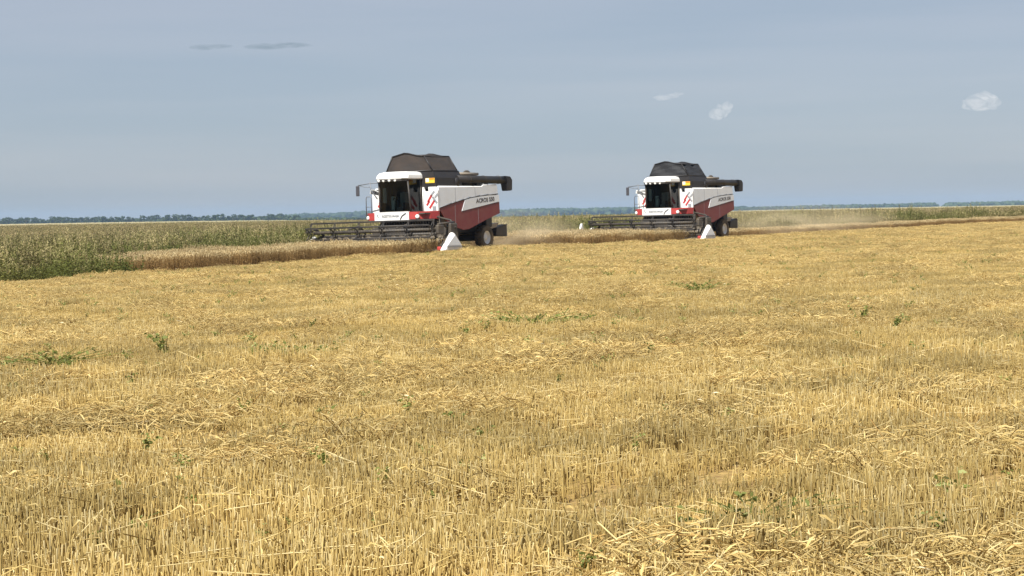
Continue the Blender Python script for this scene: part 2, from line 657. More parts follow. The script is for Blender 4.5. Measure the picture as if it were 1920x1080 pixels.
def straw_tile(i):
    g = Veg()
    m = 210
    r = np.sqrt(rng.uniform(0, 1, m)) * .55
    a = rng.uniform(0, 6.28, m)
    c = np.stack([r * np.cos(a), r * np.sin(a), rng.uniform(.04, .17, m) * (1.25 - r)], 1)
    a = rng.uniform(0, 6.28, m)
    d = np.stack([np.cos(a), np.sin(a), rng.normal(0, .4, m)], 1) * rng.uniform(.02, .075, m)[:, None]
    t = rng.beta(2.2, 1.6, m)
    t[rng.random(m) < .97] *= .93
    g.stems(c - d, c + d, rng.uniform(.0025, .0045, m), rng.uniform(.0022, .004, m), t, t)
    m = 120
    r = np.sqrt(rng.uniform(0, 1, m)) * .55
    a = rng.uniform(0, 6.28, m)
    c = np.stack([r * np.cos(a), r * np.sin(a), rng.uniform(.05, .19, m) * (1.25 - r)], 1)
    d = rng.normal(size=(m, 3)) * [1, 1, .35]
    d /= np.linalg.norm(d, axis=1, keepdims=True)
    ln = rng.uniform(.05, .14, m)[:, None]
    g.blades(c, c + d * ln * .5 + [0, 0, .012], c + d * ln, rng.uniform(.003, .006, m), rng.beta(2, 2, m), rng.beta(2, 2, m))
    return g.mesh('straw_tile', M['straw'])


def wheat_tile(i):
    g = Veg()
    n = 230
    p0 = np.stack([rng.uniform(-.55, .55, n), rng.uniform(-.55, .55, n), np.zeros(n)], 1)
    h = rng.normal(.56, .05, n).clip(.4, .72)
    p1 = p0 + rand_dir(n, .13) * h[:, None]
    t = rng.uniform(.0, .35, n)
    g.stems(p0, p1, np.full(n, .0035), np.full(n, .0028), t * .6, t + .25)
    d = rand_dir(n, .6)                          # ears, some nodding
    el = rng.uniform(.06, .095, n)[:, None]
    mid = p1 + d * el * .45
    tt = rng.beta(4, 1.8, n)
    g.stems(p1, mid, np.full(n, .0045), np.full(n, .0085), tt * .85, tt)
    g.stems(mid, p1 + d * el, np.full(n, .0085), np.full(n, .002), tt, tt)
    m = 240
    k = rng.integers(0, n, m)
    a0 = p0[k] + (p1[k] - p0[k]) * rng.uniform(.15, .9, m)[:, None]
    d = rng.normal(size=(m, 3)) * [1, 1, .25]
    d /= np.linalg.norm(d, axis=1, keepdims=True)
    ln = rng.uniform(.08, .2, m)[:, None]
    tt = rng.uniform(.05, .55, m)
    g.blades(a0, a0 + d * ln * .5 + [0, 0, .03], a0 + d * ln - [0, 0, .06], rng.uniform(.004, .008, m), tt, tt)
    return g.mesh('wheat_tile', M['wheat'])


def weed_tile(i, size, n, hmean, leaves, lw, mat, heads):
    g = Veg()
    p0 = np.stack([rng.uniform(-.5, .5, n) * size, rng.uniform(-.5, .5, n) * size, np.zeros(n)], 1)
    h = rng.normal(hmean, hmean * .2, n).clip(.25, hmean * 1.7)
    p1 = p0 + rand_dir(n, .12) * h[:, None]
    t = rng.uniform(.1, .5, n)
    g.stems(p0, p1, np.full(n, .006), np.full(n, .004), t * .5, t)
    m = n * leaves
    k = np.repeat(np.arange(n), leaves)
    f = rng.uniform(.12, 1.0, m)
    a0 = p0[k] + (p1[k] - p0[k]) * f[:, None]
    d = rng.normal(size=(m, 3)) * [1, 1, .5] + [0, 0, .25]
    d /= np.linalg.norm(d, axis=1, keepdims=True)
    ln = (rng.uniform(.05, .14, m) * (1.25 - .6 * f))[:, None] * (lw / .02) ** .5
    tt = np.clip(rng.uniform(.12, .62, m) * (.5 + .65 * f), 0, .8)
    g.blades(a0, a0 + d * ln * .5, a0 + d * ln - [0, 0, .02], rng.uniform(.5, 1.2, m) * lw, tt, tt)
    hk = np.where(rng.random(n) < heads)[0]      # pale seed plumes on some plants
    if len(hk):
        r = 12
        kk = np.repeat(hk, r)
        mm = len(kk)
        f = rng.uniform(.78, 1.08, mm)
        a0 = p0[kk] + (p1[kk] - p0[kk]) * f[:, None]
        d = rng.normal(size=(mm, 3)) * [.6, .6, .4] + [0, 0, .7]
        d /= np.linalg.norm(d, axis=1, keepdims=True)
        ln = rng.uniform(.05, .11, mm)[:, None]
        tt = rng.uniform(.82, 1.0, mm)
        g.blades(a0, a0 + d * ln * .5, a0 + d * ln, rng.uniform(.6, 1.1, mm) * lw * .7, tt, tt)
    return g.mesh('weed_tile', mat)


def scatter(name, meshes, pts, rotz, scl, idx, tilt=None):
    """ONE stuff object: a cloud of points carrying the tile meshes by geometry nodes"""
    n = len(pts)
    me = bpy.data.meshes.new(name)
    me.vertices.add(n)
    me.vertices.foreach_set('co', np.asarray(pts, np.float32).ravel())
    rot = np.zeros((n, 3), np.float32)
    rot[:, 2] = rotz
    if tilt is not None:
        rot[:, :2] = tilt
    a = me.attributes.new('rot', 'FLOAT_VECTOR', 'POINT')
    a.data.foreach_set('vector', rot.ravel())
    s = np.asarray(scl, np.float32)
    if s.ndim == 1:
        s = np.repeat(s[:, None], 3, 1)
    a = me.attributes.new('scl', 'FLOAT_VECTOR', 'POINT')
    a.data.foreach_set('vector', s.ravel())
    a = me.attributes.new('idx', 'INT', 'POINT')
    a.data.foreach_set('value', np.asarray(idx, np.int32))
    o = link_mesh(name, me)
    o['kind'] = 'stuff'
    ng = bpy.data.node_groups.new(name, 'GeometryNodeTree')
    ng.interface.new_socket('Geometry', in_out='INPUT', socket_type='NodeSocketGeometry')
    ng.interface.new_socket('Geometry', in_out='OUTPUT', socket_type='NodeSocketGeometry')
    gi = ng.nodes.new('NodeGroupInput')
    go = ng.nodes.new('NodeGroupOutput')
    ip = ng.nodes.new('GeometryNodeInstanceOnPoints')
    jn = ng.nodes.new('GeometryNodeJoinGeometry')
    for m in meshes:
        src = bpy.data.objects.new(m.name, m)    # never linked to the scene
        oi = ng.nodes.new('GeometryNodeObjectInfo')
        oi.inputs['Object'].default_value = src
        oi.inputs['As Instance'].default_value = True
        ng.links.new(oi.outputs['Geometry'], jn.inputs['Geometry'])

    def na(nm, dt):
        q = ng.nodes.new('GeometryNodeInputNamedAttribute')
        q.data_type = dt
        q.inputs['Name'].default_value = nm
        return next(x for x in q.outputs if x.enabled and x.name == 'Attribute')
    ng.links.new(gi.outputs[0], ip.inputs['Points'])
    ng.links.new(jn.outputs['Geometry'], ip.inputs['Instance'])
    ip.inputs['Pick Instance'].default_value = True
    ng.links.new(na('idx', 'INT'), ip.inputs['Instance Index'])
    ng.links.new(na('rot', 'FLOAT_VECTOR'), ip.inputs['Rotation'])
    ng.links.new(na('scl', 'FLOAT_VECTOR'), ip.inputs['Scale'])
    ng.links.new(ip.outputs['Instances'], go.inputs[0])
    md = o.modifiers.new('scatter', 'NODES')
    md.node_group = ng
    return o


def grid_pts(y0, y1, step, half=0.27, pad=4.0, jit=0.35):
    ys = np.arange(y0, y1, step)
    out = []
    for y in ys:
        w = half * y + pad
        xs = np.arange(-w, w, step)
        out.append(np.stack([xs, np.full(len(xs), y)], 1))
    p = np.concatenate(out)
    return p + rng.uniform(-jit, jit, p.shape) * step


def nz(x, y, s, off=0.0, dims=2):
    return np.array([mnoise.fractal(Vector((a * s + off, b * s - off, off)), 1.0, 2.0, 3) for a, b in zip(x, y)])


# edges of the standing crop in field coordinates: returns v of the near edge for each u
def crop_edge(u):
    e = np.zeros_like(u)
    e = np.where((u > -2.4), 8.6, e)            # cut by the first machine
    e = np.where((u > 11), .4, e)              # still standing in front of the second one
    e = np.where((u > M2_U - 2.4), M2_V + 4.9, e)
    e = np.where((u > M2_U + 9), 2.6, e)
    return e + 0.25 * np.sin(u * 0.9) + 0.15 * np.sin(u * 2.3 + 1)


O2 = np.array([9.25, 127.0])
M2_U, M2_V = uv_of(O2[0], O2[1])

ST = [stubble_tile(i) for i in range(8)]
SW = [straw_tile(i) for i in range(5)]
WH = [wheat_tile(i) for i in range(6)]

# stubble
p = grid_pts(6.5, 240, 0.92)
u, v = uv_of(p[:, 0], p[:, 1])
p = p[v < crop_edge(u) + 0.1]
n = len(p)
u, v = uv_of(p[:, 0], p[:, 1])
streak = nz(u * .10, v * .75, 1.0, 31.0)
pz = np.column_stack([p, terrain(p[:, 0], p[:, 1])])
hh = (0.92 + .35 * streak + 0.32 * nz(p[:, 0], p[:, 1], 0.5, 3.0) + rng.normal(0, .06, n)) * np.interp(p[:, 1], [15, 70], [1.0, .68])
off = ((v + 4.0) / 8.2) % 1.0 * 8.2 - 4.1                # wheel tracks either side of each swath's middle
hh = hh * (1 - .55 * np.exp(-((np.abs(off) - 1.4) / .45) ** 2)) * (1 + .12 * np.sign(off))
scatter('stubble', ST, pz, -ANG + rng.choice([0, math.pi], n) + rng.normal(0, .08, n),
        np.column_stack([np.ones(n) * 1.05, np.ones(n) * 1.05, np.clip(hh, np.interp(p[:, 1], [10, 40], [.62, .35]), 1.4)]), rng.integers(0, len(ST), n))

# chopped straw: heaps along the old swaths (every eight metres) and in patches
p = grid_pts(6.5, 200, 0.75)
u, v = uv_of(p[:, 0], p[:, 1])
ok = v < crop_edge(u) - 0.5
p, u, v = p[ok], u[ok], v[ok]
ph = np.abs(((v + 4.0) / 8.2) % 1.0 - 0.5) * 8.2          # metres from the middle of a swath
nn = .5 * nz(p[:, 0], p[:, 1], 0.7, 9.0) + .9 * nz(u * .12, v * .85, 1.0, 17.0)
keep = (np.exp(-(np.minimum(ph, 8.2) / 0.9) ** 2) * .6 + nn * 1.1 + rng.normal(0, .28, len(p))) > 0.5
p = p[keep]
n = len(p)
pz = np.column_stack([p, terrain(p[:, 0], p[:, 1]) + rng.uniform(-.01, .03, n)])
scatter('straw_litter', SW, pz, rng.uniform(0, 6.28, n), np.column_stack([rng.uniform(.9, 1.35, n), rng.uniform(.9, 1.35, n), rng.uniform(.7, 1.25, n)]),
        rng.integers(0, len(SW), n), rng.normal(0, .05, (n, 2)))

# standing wheat
WEED_U = -26.0
p = grid_pts(62, 330, 0.8)
u, v = uv_of(p[:, 0], p[:, 1])
e = crop_edge(u)
far = np.where(u > M2_U + 9, 6.0, 8.4)
ok = (v > e + .75) & (v < far + 1.2 * np.sin(u * .35)) & (u > WEED_U + 1.1 * v + 1.5 * np.sin(v))
p = p[ok]
n = len(p)
pz = np.column_stack([p, terrain(p[:, 0], p[:, 1])])
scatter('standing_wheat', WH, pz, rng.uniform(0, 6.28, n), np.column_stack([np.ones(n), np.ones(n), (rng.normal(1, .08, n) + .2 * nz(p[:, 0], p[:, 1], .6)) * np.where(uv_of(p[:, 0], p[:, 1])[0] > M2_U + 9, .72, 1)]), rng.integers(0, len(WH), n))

# weeds beyond and beside the wheat
WE = [weed_tile(i, 1.1, 30, .72, 20, .020, M['weed'], [.02, .04, .1, .2, .5, .85][i]) for i in range(6)]
p = grid_pts(56, 205, 0.95)
u, v = uv_of(p[:, 0], p[:, 1])
e = crop_edge(u)
ok = ((v > np.where(u > M2_U + 9, 6.0, 8.4) + 1.2 * np.sin(u * .35)) | ((u < WEED_U + 1.1 * v + 1.5 * np.sin(v)) & (v > e + .1))) & (v < 75)
p = p[ok]
n = len(p)
pz = np.column_stack([p, terrain(p[:, 0], p[:, 1])])
hh = (.80 + .6 * nz(p[:, 0], p[:, 1], .25, 5.0) + .45 * nz(p[:, 0], p[:, 1], .8, 8.0) + rng.normal(0, .2, n)).clip(.25, 1.6)
scatter('tall_weeds', WE, pz, rng.uniform(0, 6.28, n), np.column_stack([np.ones(n), np.ones(n), hh]), np.clip((nz(p[:, 0], p[:, 1], .45, 13.0) * 5 + rng.normal(2.2, 1.1, n)).astype(int), 0, len(WE) - 1))

WD = [weed_tile(i, 2.6, 60, .7, 14, .04, M['weed_tan'], .5) for i in range(5)]
p = grid_pts(150, 580, 2.2)
u, v = uv_of(p[:, 0], p[:, 1])
p = p[(v > 50)]
n = len(p)
pz = np.column_stack([p, terrain(p[:, 0], p[:, 1])])
scatter('dry_weeds', WD, pz, rng.uniform(0, 6.28, n), np.column_stack([np.ones(n), np.ones(n), rng.normal(.95, .12, n)]), rng.integers(0, len(WD), n))


# ------------------------------------------------------------------ the combine harvester (x forward, y to its left, z up)
def mirror_y(poly):
    return [(a, b) for a, b in poly]


def make_wheel(root, name, x, y, r, w, rim_r):
    wh = bpy.data.objects.new(name, None)
    C.objects.link(wh)
    wh.parent = root
    wh.location = (x, y, r)
    sgn = 1 if y > 0 else -1
    t = MB()
    t.lathe([(rim_r, -w * .42), (r * .86, -w * .5), (r * .95, -w * .44), (r * .955, w * .44), (r * .86, w * .5), (rim_r, w * .42)], 32)
    for k in range(22):                          # tread lugs
        a = 2 * math.pi * k / 22
        for s_ in (-1, 1):
            mt = Matrix.Rotation(a + s_ * .07, 4, 'Y') @ Matrix.Translation((r * .965, s_ * w * .23, 0)) @ Matrix.Rotation(s_ * .6, 4, 'X')
            t.box(-.035 * r, .035 * r, -w * .26, w * .26, -.03 * r, .03 * r, 0, mt)
    t.build('tyre', M['rubber'], wh)
    rm = MB()
    rm.lathe([(rim_r * 1.02, sgn * w * .40), (rim_r * .93, sgn * w * .40), (rim_r * .86, sgn * w * .12), (rim_r * .45, sgn * w * .10), (rim_r * .40, sgn * w * .25), (0.001, sgn * w * .26)], 28)
    rm.build('rim', M['white'], wh)
    return wh


def arc_top(n=10):
    """the sweeping line between upper and lower flank panels, as (x, z) from the rear to the front"""
    k = [(-5.50, 2.69), (-4.6, 2.66), (-3.8, 2.61), (-2.9, 2.53), (-2.3, 2.44), (-1.6, 2.33), (-1.2, 2.26), (-.1, 2.06)]
    return k


def make_combine(label):
    root = thing('combine_harvester', label, 'combine harvester', group='combine harvesters cutting the wheat')
    # --- chassis and belly
    b = MB()
    b.box(-5.1, -.1, -.95, .95, .85, 1.7, .05)
    b.prism([(-5.1, 1.7), (-.4, 1.7), (-.4, 2.9), (-5.3, 2.9)], 'y', -1.7, 1.7)
    b.box(-1.2, -.6, -1.25, 1.25, .62, 1.15, .04)
    b.box(-4.85, -4.5, -1.3, 1.3, .45, .75, .04)
    b.prism([(-3.3, .55), (-1.2, .5), (-.6, .9), (-3.9, 1.3)], 'y', -.8, .8)
    b.build('chassis', M['black'], root)
    arc = arc_top()
    for s in (1, -1):
        y0, y1 = (1.78, 1.85) if s > 0 else (-1.85, -1.78)
        up = [(-5.42, 3.09), (-.1, 3.0)][::-1]
        m = MB()
        m.prism([(-.10, 3.0), (-4.0, 3.0), (-4.15, 3.08), (-5.42, 3.10)] + [(a, c + .03) for a, c in arc], 'y', y0, y1)
        m.build('side_panel', M['silver'], root)
        m = MB()                                  # white rounded top edge of the flank
        m.tube([(-.12, s * 1.80, 3.02), (-4.0, s * 1.80, 3.02), (-4.15, s * 1.80, 3.1), (-5.4, s * 1.80, 3.12)], .05, 8)
        m.build('top_edge', M['white'], root)
        low = [(-.12, 2.02), (-.16, 1.94), (-.6, 1.5), (-1.48, 1.14), (-2.2, 1.0), (-2.7, 1.03), (-4.3, 1.45), (-5.62, 1.76), (-5.6, 2.30)]
        low += [(-2.05, 1.86), (-2.38, 2.40)] + [(-1.6, 2.29), (-1.2, 2.22)]
        m = MB()
        m.prism(low, 'y', y0, y1 + (.003 if s > 0 else 0) - (.003 if s < 0 else 0))
        m.build('lower_side_panel', M['red'], root)
        yn0, yn1 = (1.782, 1.872) if s > 0 else (-1.872, -1.782)
        m = MB()
        m.prism([(-2.40, 2.41), (-2.08, 1.885), (-5.58, 2.325), (-5.56, 2.64), (-4.6, 2.62), (-3.8, 2.57), (-2.9, 2.49)], 'y', yn0, yn1)
        npn = m.build('name_panel', M['silver'], root)
        ry = R(-3.8)
        base = Matrix.Translation((-4.25, s * 1.876, 2.40)) @ (Matrix.Rotation(math.pi, 4, 'Z') if s > 0 else Matrix.Identity(4)) @ Matrix.Rotation(R(90), 4, 'X')
        text_mesh('ACROS 550', .27, M['ink'], npn, base @ Matrix.Rotation(R(3.5 if s > 0 else -3.5), 4, 'Z'), bold=.006, sx=1.25)
        m = MB()
        for i in range(len(arc) - 1):
            (xa, za), (xb, zb) = arc[i], arc[i + 1]
            m.tube([(xa, s * 1.855, za + .005), (xb, s * 1.855, zb + .005)], .022, 6)
        m.build('trim_strip', M['ash'], root)
        for xs_, za_, zb_ in ((-1.55, 2.36, 2.99), (-3.35, 2.60, 2.99), (-1.5, 1.18, 2.24), (-3.6, 1.30, 2.03)):
            m = MB()
            m.box(xs_ - .009, xs_ + .009, s * 1.85 - .006, s * 1.85 + .006, za_, zb_)
            m.build('panel_seam', M['ash'], root)
        # front-facing white flank panel beside the cab
        ya, yb = (.99, 1.86) if s > 0 else (-1.92, -.86)
        prof = [(ya, 1.92), (yb, 1.92), (yb, 2.86 if s > 0 else 2.6), (yb - s * .12 if s > 0 else yb + .12, 3.04 if s > 0 else 2.86), (ya + (.35 if s > 0 else -.1), 3.04 if s > 0 else 2.98), (ya + (.35 if s > 0 else -.1), 2.84), (ya + .14 * s, 2.84), (ya + .10 * s, 3.04), (ya, 3.04)]
        m = MB()
        m.prism(prof, 'x', -.09, .02)
        fp = m.build('front_panel', M['white'], root)
        yc = (ya + yb) / 2 + .1
        bars = [(.0, 2.22, .46, .9), (.16, 2.42, .40, .9), (-.12, 2.50, .40, .95), (.05, 2.72, .30, .8), (-.22, 2.28, .26, .9), (.26, 2.62, .26, .85)]
        for q, (dy, zc, ln, an) in enumerate(bars):
            m = MB()
            mt = Matrix.Translation((.022, yc + dy, zc)) @ Matrix.Rotation(an if q != 1 else -an, 4, 'X')
            m.box(-.004, .004, -ln / 2, ln / 2, -.056, .056, 0, mt)
            m.build('warning_stripe', M['bright_red'] if q % 2 == 0 or q == 2 else M['ash'], fp)
        m = MB()
        m.box(.0, .03, yc + .02, yc + .24, 1.93, 2.14, .01)
        m.build('vent', M['ash'], fp)
        m = MB()                                  # red skirt under the white panel
        m.prism([(ya, 1.62), (yb, 1.55), (yb, 1.915), (ya, 1.915)], 'x', -.10, .05)
        m.build('skirt', M['bright_red'], root)
    # rear hood
    m = MB()
    m.prism([(-5.45, 2.2), (-5.42, 3.08), (-5.5, 3.06), (-5.72, 2.3), (-5.66, 1.75), (-5.4, 1.75)], 'y', -1.77, 1.77)
    m.build('rear_hood', M['silver'], root)
    m = MB()
    m.box(-5.4, -2.36, -1.74, 1.74, 2.9, 3.02)
    m.box(-5.2, -4.4, -.9, .9, 3.02, 3.2, .04)
    m.build('top_deck', M['black'], root)
    # --- grain tank, engine deck
    m = MB()
    m.prism([(-1.35, 2.95), (1.74, 2.95), (1.74, 3.45), (1.58, 3.80), (-1.30, 3.80)], 'x', -2.35, -.02)
    gt = m.build('grain_tank', M['tank'], root)
    m = MB()
    m.box(-.02, -.004, 1.17, 1.69, 3.22, 3.45)
    sg = m.build('warning_plate', M['yellow'], gt)
    m = MB(); m.box(-.004, .003, 1.19, 1.37, 3.27, 3.44); m.build('plate_emblem', M['white'], sg)
    m = MB(); m.box(-.004, .003, 1.40, 1.67, 3.38, 3.44); m.build('plate_band', M['orange'], sg)
    m = MB()
    m.box(-4.30, -2.36, -1.45, 1.42, 3.02, 3.74, .07)
    m.box(-3.6, -2.5, -.8, .8, 3.74, 3.84, .04)
    ed = m.build('engine_cover', M['tank'], root)
    m = MB()
    m.lathe([(.46, -.02), (.46, .05), (.38, .07), (.001, .075)], 26, Matrix.Translation((-3.3, 1.42, 3.38)))
    m.build('air_intake', M['frame'], ed)
    m = MB()
    m.tube([(-2.7, .2, 3.84), (-2.7, .2, 4.02)], .06)
    m.build('exhaust_pipe', M['frame'], ed)
    # --- unloading auger folded back along the flank
    m = MB()
    m.tube([(-1.95, 1.66, 3.40), (-6.45, 1.70, 3.37)], .185, 16)
    m.tube([(-1.90, 1.66, 3.02), (-1.90, 1.66, 3.36), (-2.1, 1.66, 3.40)], .17, 14)
    ua = m.build('unloading_auger', M['tank'], root)
    m = MB()
    m.prism([(-6.2, 3.57), (-6.68, 3.54), (-6.84, 3.38), (-6.80, 2.86), (-6.44, 2.84), (-6.36, 3.15)], 'y', 1.50, 1.92, .03)
    m.build('spout', M['tank'], ua)
    for xx in (-3.0, -4.4, -5.8):
        m = MB(); m.lathe([(.20, -.03), (.21, 0), (.20, .03)], 18, Matrix.Translation((xx, 1.68, 3.385)) @ Matrix.Rotation(R(90), 4, 'Z')); m.build('clamp_ring', M['frame'], ua)
    m = MB()
    m.tube([(-2.4, 1.50, 3.66), (-4.2, 1.50, 3.66)], .07, 10)
    m.build('lit_stripe', M['steel'], root)  # added light tube standing for the sunlit stripe along the auger top
    for xx in (-4.5, -5.0):
        m = MB(); m.box(xx, xx + .22, 1.30, 1.62, 3.05, 3.22, .03); m.build('latch_cover', M['white'], root)
    # --- cab
    bot = [(.98, -.80), (1.18, -.62), (1.30, -.28), (1.33, .08), (1.30, .44), (1.18, .78), (.98, .95)]
    top = [(1.12, -.76), (1.28, -.58), (1.38, -.26), (1.41, .08), (1.38, .42), (1.28, .74), (1.12, .90)]
    cabf = MB()
    cabf.prism([(0.0, -.80), (0.98, -.80)] + bot[1:-1] + [(.98, .95), (0.0, .95)], 'z', 1.80, 1.95)
    for (xa, ya), (xb, yb) in ((bot[0], top[0]), (bot[-1], top[-1]), ((.04, -.78), (.04, -.74)), ((.04, .93), (.04, .89))):
        cabf.tube([(xa, ya, 1.80), (xb, yb, 3.42)], .045, 8)
    cab = cabf.build('cab', M['frame'], root)
    m = MB()
    m.box(-.02, .04, -.78, .93, 1.96, 3.40)
    m.box(.05, .95, -.74, .90, 1.951, 1.97)
    m.build('cab_wall', M['tank'], cab)
    m = MB()
    m.loft([[(a, c, 1.95) for a, c in bot], [(a, c, 3.42) for a, c in top]], close=False)
    m.build('windshield', M['glass'], cab)
    for s in (0, -1):
        yb_, yt_ = (bot[s][1], top[s][1])
        m = MB()
        m.loft([[(.06, yb_, 1.95), (.98, yb_, 1.95)], [(.06, yt_, 3.42), (1.12, yt_, 3.42)]], close=False)
        m.build('side_window', M['glass'], cab)
    m = MB()
    plan0 = [(-.05, -.86), (1.2, -.86), (1.48, -.66), (1.58, -.2), (1.58, .36), (1.48, .80), (1.2, 1.0), (-.05, 1.0)]
    cx, cy = .7, .07

    def sc(pl, k, z, dx=0):
        return [(cx + (a - cx) * k + dx, cy + (c - cy) * k, z) for a, c in pl]
    m.loft([sc(plan0, .97, 3.42), sc(plan0, 1.0, 3.47), sc(plan0, .98, 3.60, -.04), sc(plan0, .90, 3.72, -.10), sc(plan0, .70, 3.78, -.14)])
    m.build('cab_roof', M['white'], cab)
    m = MB()
    m.prism([(1.2, -.80), (1.42, -.62), (1.52, -.2), (1.52, .36), (1.42, .76), (1.2, .92)], 'z', 3.34, 3.42)
    vs = m.build('visor', M['black'], cab)
    for yy in (-.52, -.22, .12, .42):
        m = MB(); m.lathe([(.075, 0), (.075, .05), (.05, .06), (.001, .065)], 14, Matrix.Translation((1.50 - abs(yy - .05) * .12, yy, 3.385)) @ Matrix.Rotation(R(-90), 4, 'Z'))
        m.build('work_light', M['lamp'], vs)
    m = MB()
    m.box(.25, .75, -.15, .35, 2.0, 2.15, .05)
    m.box(.12, .28, -.15, .35, 2.1, 2.85, .06)
    m.box(.4, .5, .0, .2, 1.84, 2.0)
    m.build('seat', M['seat'], cab)
    m = MB()
    m.tube([(1.05, .1, 1.84), (.92, .1, 2.45)], .05, 8)
    ring = [(.92 + .07 * math.cos(a) - .03 * math.sin(a) * 0, .1 + .2 * math.sin(a), 2.47 + .17 * math.cos(a) * .5) for a in np.linspace(0, 2 * math.pi, 17)]
    m.tube(ring, .018, 6, caps=False)
    m.build('steering_wheel', M['frame'], cab)
    m = MB()
    m.box(.98, 1.06, -.60, -.40, 2.35, 3.05, .03)
    m.box(.80, .92, -.22, -.02, 2.0, 2.65, .03)
    m.build('glass_reflection', M['pale'], cab)  # pale blocks added inside the cab to stand for reflections on the glass
    m = MB(); m.box(.5, .9, .42, .62, 1.84, 2.35, .05); m.build('console', M['black'], cab)
    # --- front bumper under the windscreen
    m = MB()
    line = [(1.36, -.90), (1.42, -.4), (1.44, .1), (1.42, .6), (1.36, 1.06)]
    m.prism(line + [(a - .12, c) for a, c in reversed(line)], 'z', 1.53, 1.92)
    fbp = m.build('front_bumper', M['white'], root)
    text_mesh('ROSTSELMASH', .15, M['ash'], fbp, Matrix.Translation((1.445, .08, 1.73)) @ Matrix.Rotation(R(90), 4, 'Z') @ Matrix.Rotation(R(90), 4, 'X'), bold=.003, sx=1.0)
    m = MB(); m.tube([(1.43, .62, 1.57), (1.424, .72, 1.73), (1.40, .92, 1.85)], .022, 6); m.build('emblem', M['ink'], fbp)
    m = MB(); m.tube([(1.40, -.72, 1.83), (1.405, -.66, 1.68)], .018, 6); m.build('emblem', M['ink'], fbp)
    for side in (1, -1):
        ln = [(1.34, 1.08), (1.15, 1.42), (.62, 1.80), (.06, 1.86)] if side > 0 else [(.3, -1.66), (.95, -1.60), (1.22, -1.30), (1.34, -.92)]
        m = MB()
        m.prism(ln + [(a - .12, c - .03 * side) for a, c in reversed(ln)], 'z', 1.56, 1.90)
        be = m.build('bumper_end', M['bright_red'], root)
        m = MB()
        px_, py_ = ((1.16, 1.42) if side > 0 else (1.16, -1.40))
        m.lathe([(.10, 0), (.10, .05), (.06, .075), (.001, .08)], 16, Matrix.Translation((px_, py_, 1.67)) @ Matrix.Rotation(R(-90 + side * 30), 4, 'Z'))
        m.build('headlight', M['lamp'], be)
    # --- platforms, rails, ladder, mirrors
    for side in (1, -1):
        ya, yb = (.97, 1.80) if side > 0 else (-1.6, -.83)
        m = MB()
        m.box(.02, 1.1, ya, yb, 1.78, 1.84)
        pf = m.build('platform', M['frame'], root)
        m = MB()
        yy = yb if side > 0 else ya
        xr = 1.02
        m.tube([(xr, yy, 1.76), (xr, yy, 2.58), (xr, yy + .05 * -side, 2.68), (xr, yy - side * .26, 2.68), (xr, yy - side * .31, 2.6), (xr, yy - side * .31, 1.76)], .024, 7)
        m.tube([(xr, yy, 2.2), (xr, yy - side * .31, 2.2)], .02, 6)
        if side < 0:
            m.build('handrail', M['rail'], pf)
        else:
            m.bm.free()
            m = MB(); m.tube([(.08, 1.06, 1.8), (.08, 1.06, 2.9)], .025, 6); m.build('handrail', M['white'], pf)
        m = MB()
        yq = -2.02 if side < 0 else 2.0
        if side < 0:
            m.tube([(1.05, -.80, 3.30), (1.05, -1.3, 3.30), (1.08, -2.0, 3.22)], .024, 7)
            m.tube([(1.05, -.92, 2.55), (1.05, -1.28, 3.0), (1.05, -1.32, 3.36)], .03, 7)
            m.tube([(1.05, -1.3, 3.12), (1.06, -1.65, 3.14), (1.07, -1.95, 3.22)], .018, 6)
            ma = m.build('mirror_arm', M['rail'], root)
            m = MB(); m.box(1.05, 1.12, -2.12, -1.93, 2.72, 3.20, .03); m.build('mirror', M['ink'], ma)
        else:
            m.bm.free()
    m = MB()
    for yy in (1.86, 2.06):
        m.tube([(.9, yy, 1.72), (.9, yy + .1, .55)], .02, 6)
    for k in range(4):
        m.box(.82, .98, 1.86 + .03 * k, 2.08 + .03 * k, 1.4 - .27 * k, 1.43 - .27 * k)
    lad = m.build('ladder', M['frame'], root)
    lad.location = (-.9, -.18, 0)
    # --- wheels
    make_wheel(root, 'front_wheel', -.95, 1.42, .90, .68, .42)
    make_wheel(root, 'front_wheel', -.95, -1.42, .90, .68, .42)
    make_wheel(root, 'rear_wheel', -4.75, 1.42, .60, .44, .32)
    make_wheel(root, 'rear_wheel', -4.75, -1.42, .60, .44, .32)
    # --- rear: straw chopper
    m = MB()
    m.prism([(-5.2, 1.3), (-5.0, 2.0), (-5.6, 1.8), (-5.9, 1.2), (-6.1, .75), (-5.3, .8)], 'y', -.85, .85)
    m.box(-5.7, -5.1, 1.05, 1.35, 1.1, 1.75, .05)
    chp = m.build('straw_chopper', M['black'], root)
    m = MB()
    m.prism([(-6.0, .68), (-7.0, .62), (-7.05, 1.18), (-6.9, 1.2), (-6.1, 1.05)], 'y', -1.1, 1.35, .02)
    m.build('straw_spreader', M['black'], chp)
    m = MB(); m.box(-7.08, -7.04, .9, 1.36, .62, 1.22); m.build('end_plate', M['grey'], chp)
    m = MB(); m.prism([(-5.5, .98), (-6.2, 1.10), (-6.4, 1.30), (-5.6, 1.22)], 'y', .5, 1.3); m.build('chopper_flap', M['steel'], chp)
    # --- feeder house
    m = MB()
    m.prism([(.0, 1.0), (.0, 1.55), (1.5, 1.05), (1.6, .35), (1.4, .3)], 'y', -.75, .85)
    m.build('feeder_house', M['frame'], root)
    for s in (1, -1):
        m = MB(); m.tube([(.0, s * .95 + .05, .95), (1.4, s * .95 + .05, .55)], .06, 8); m.build('lift_cylinder', M['steel'], root)
    # --- header
    W = 3.8
    h = MB()
    h.prism([(1.50, .25), (1.62, .25), (1.62, .80), (1.50, .84)], 'y', -W, W)
    h.prism([(1.62, .22), (2.85, .12), (2.85, .16), (1.62, .30)], 'y', -W, W)
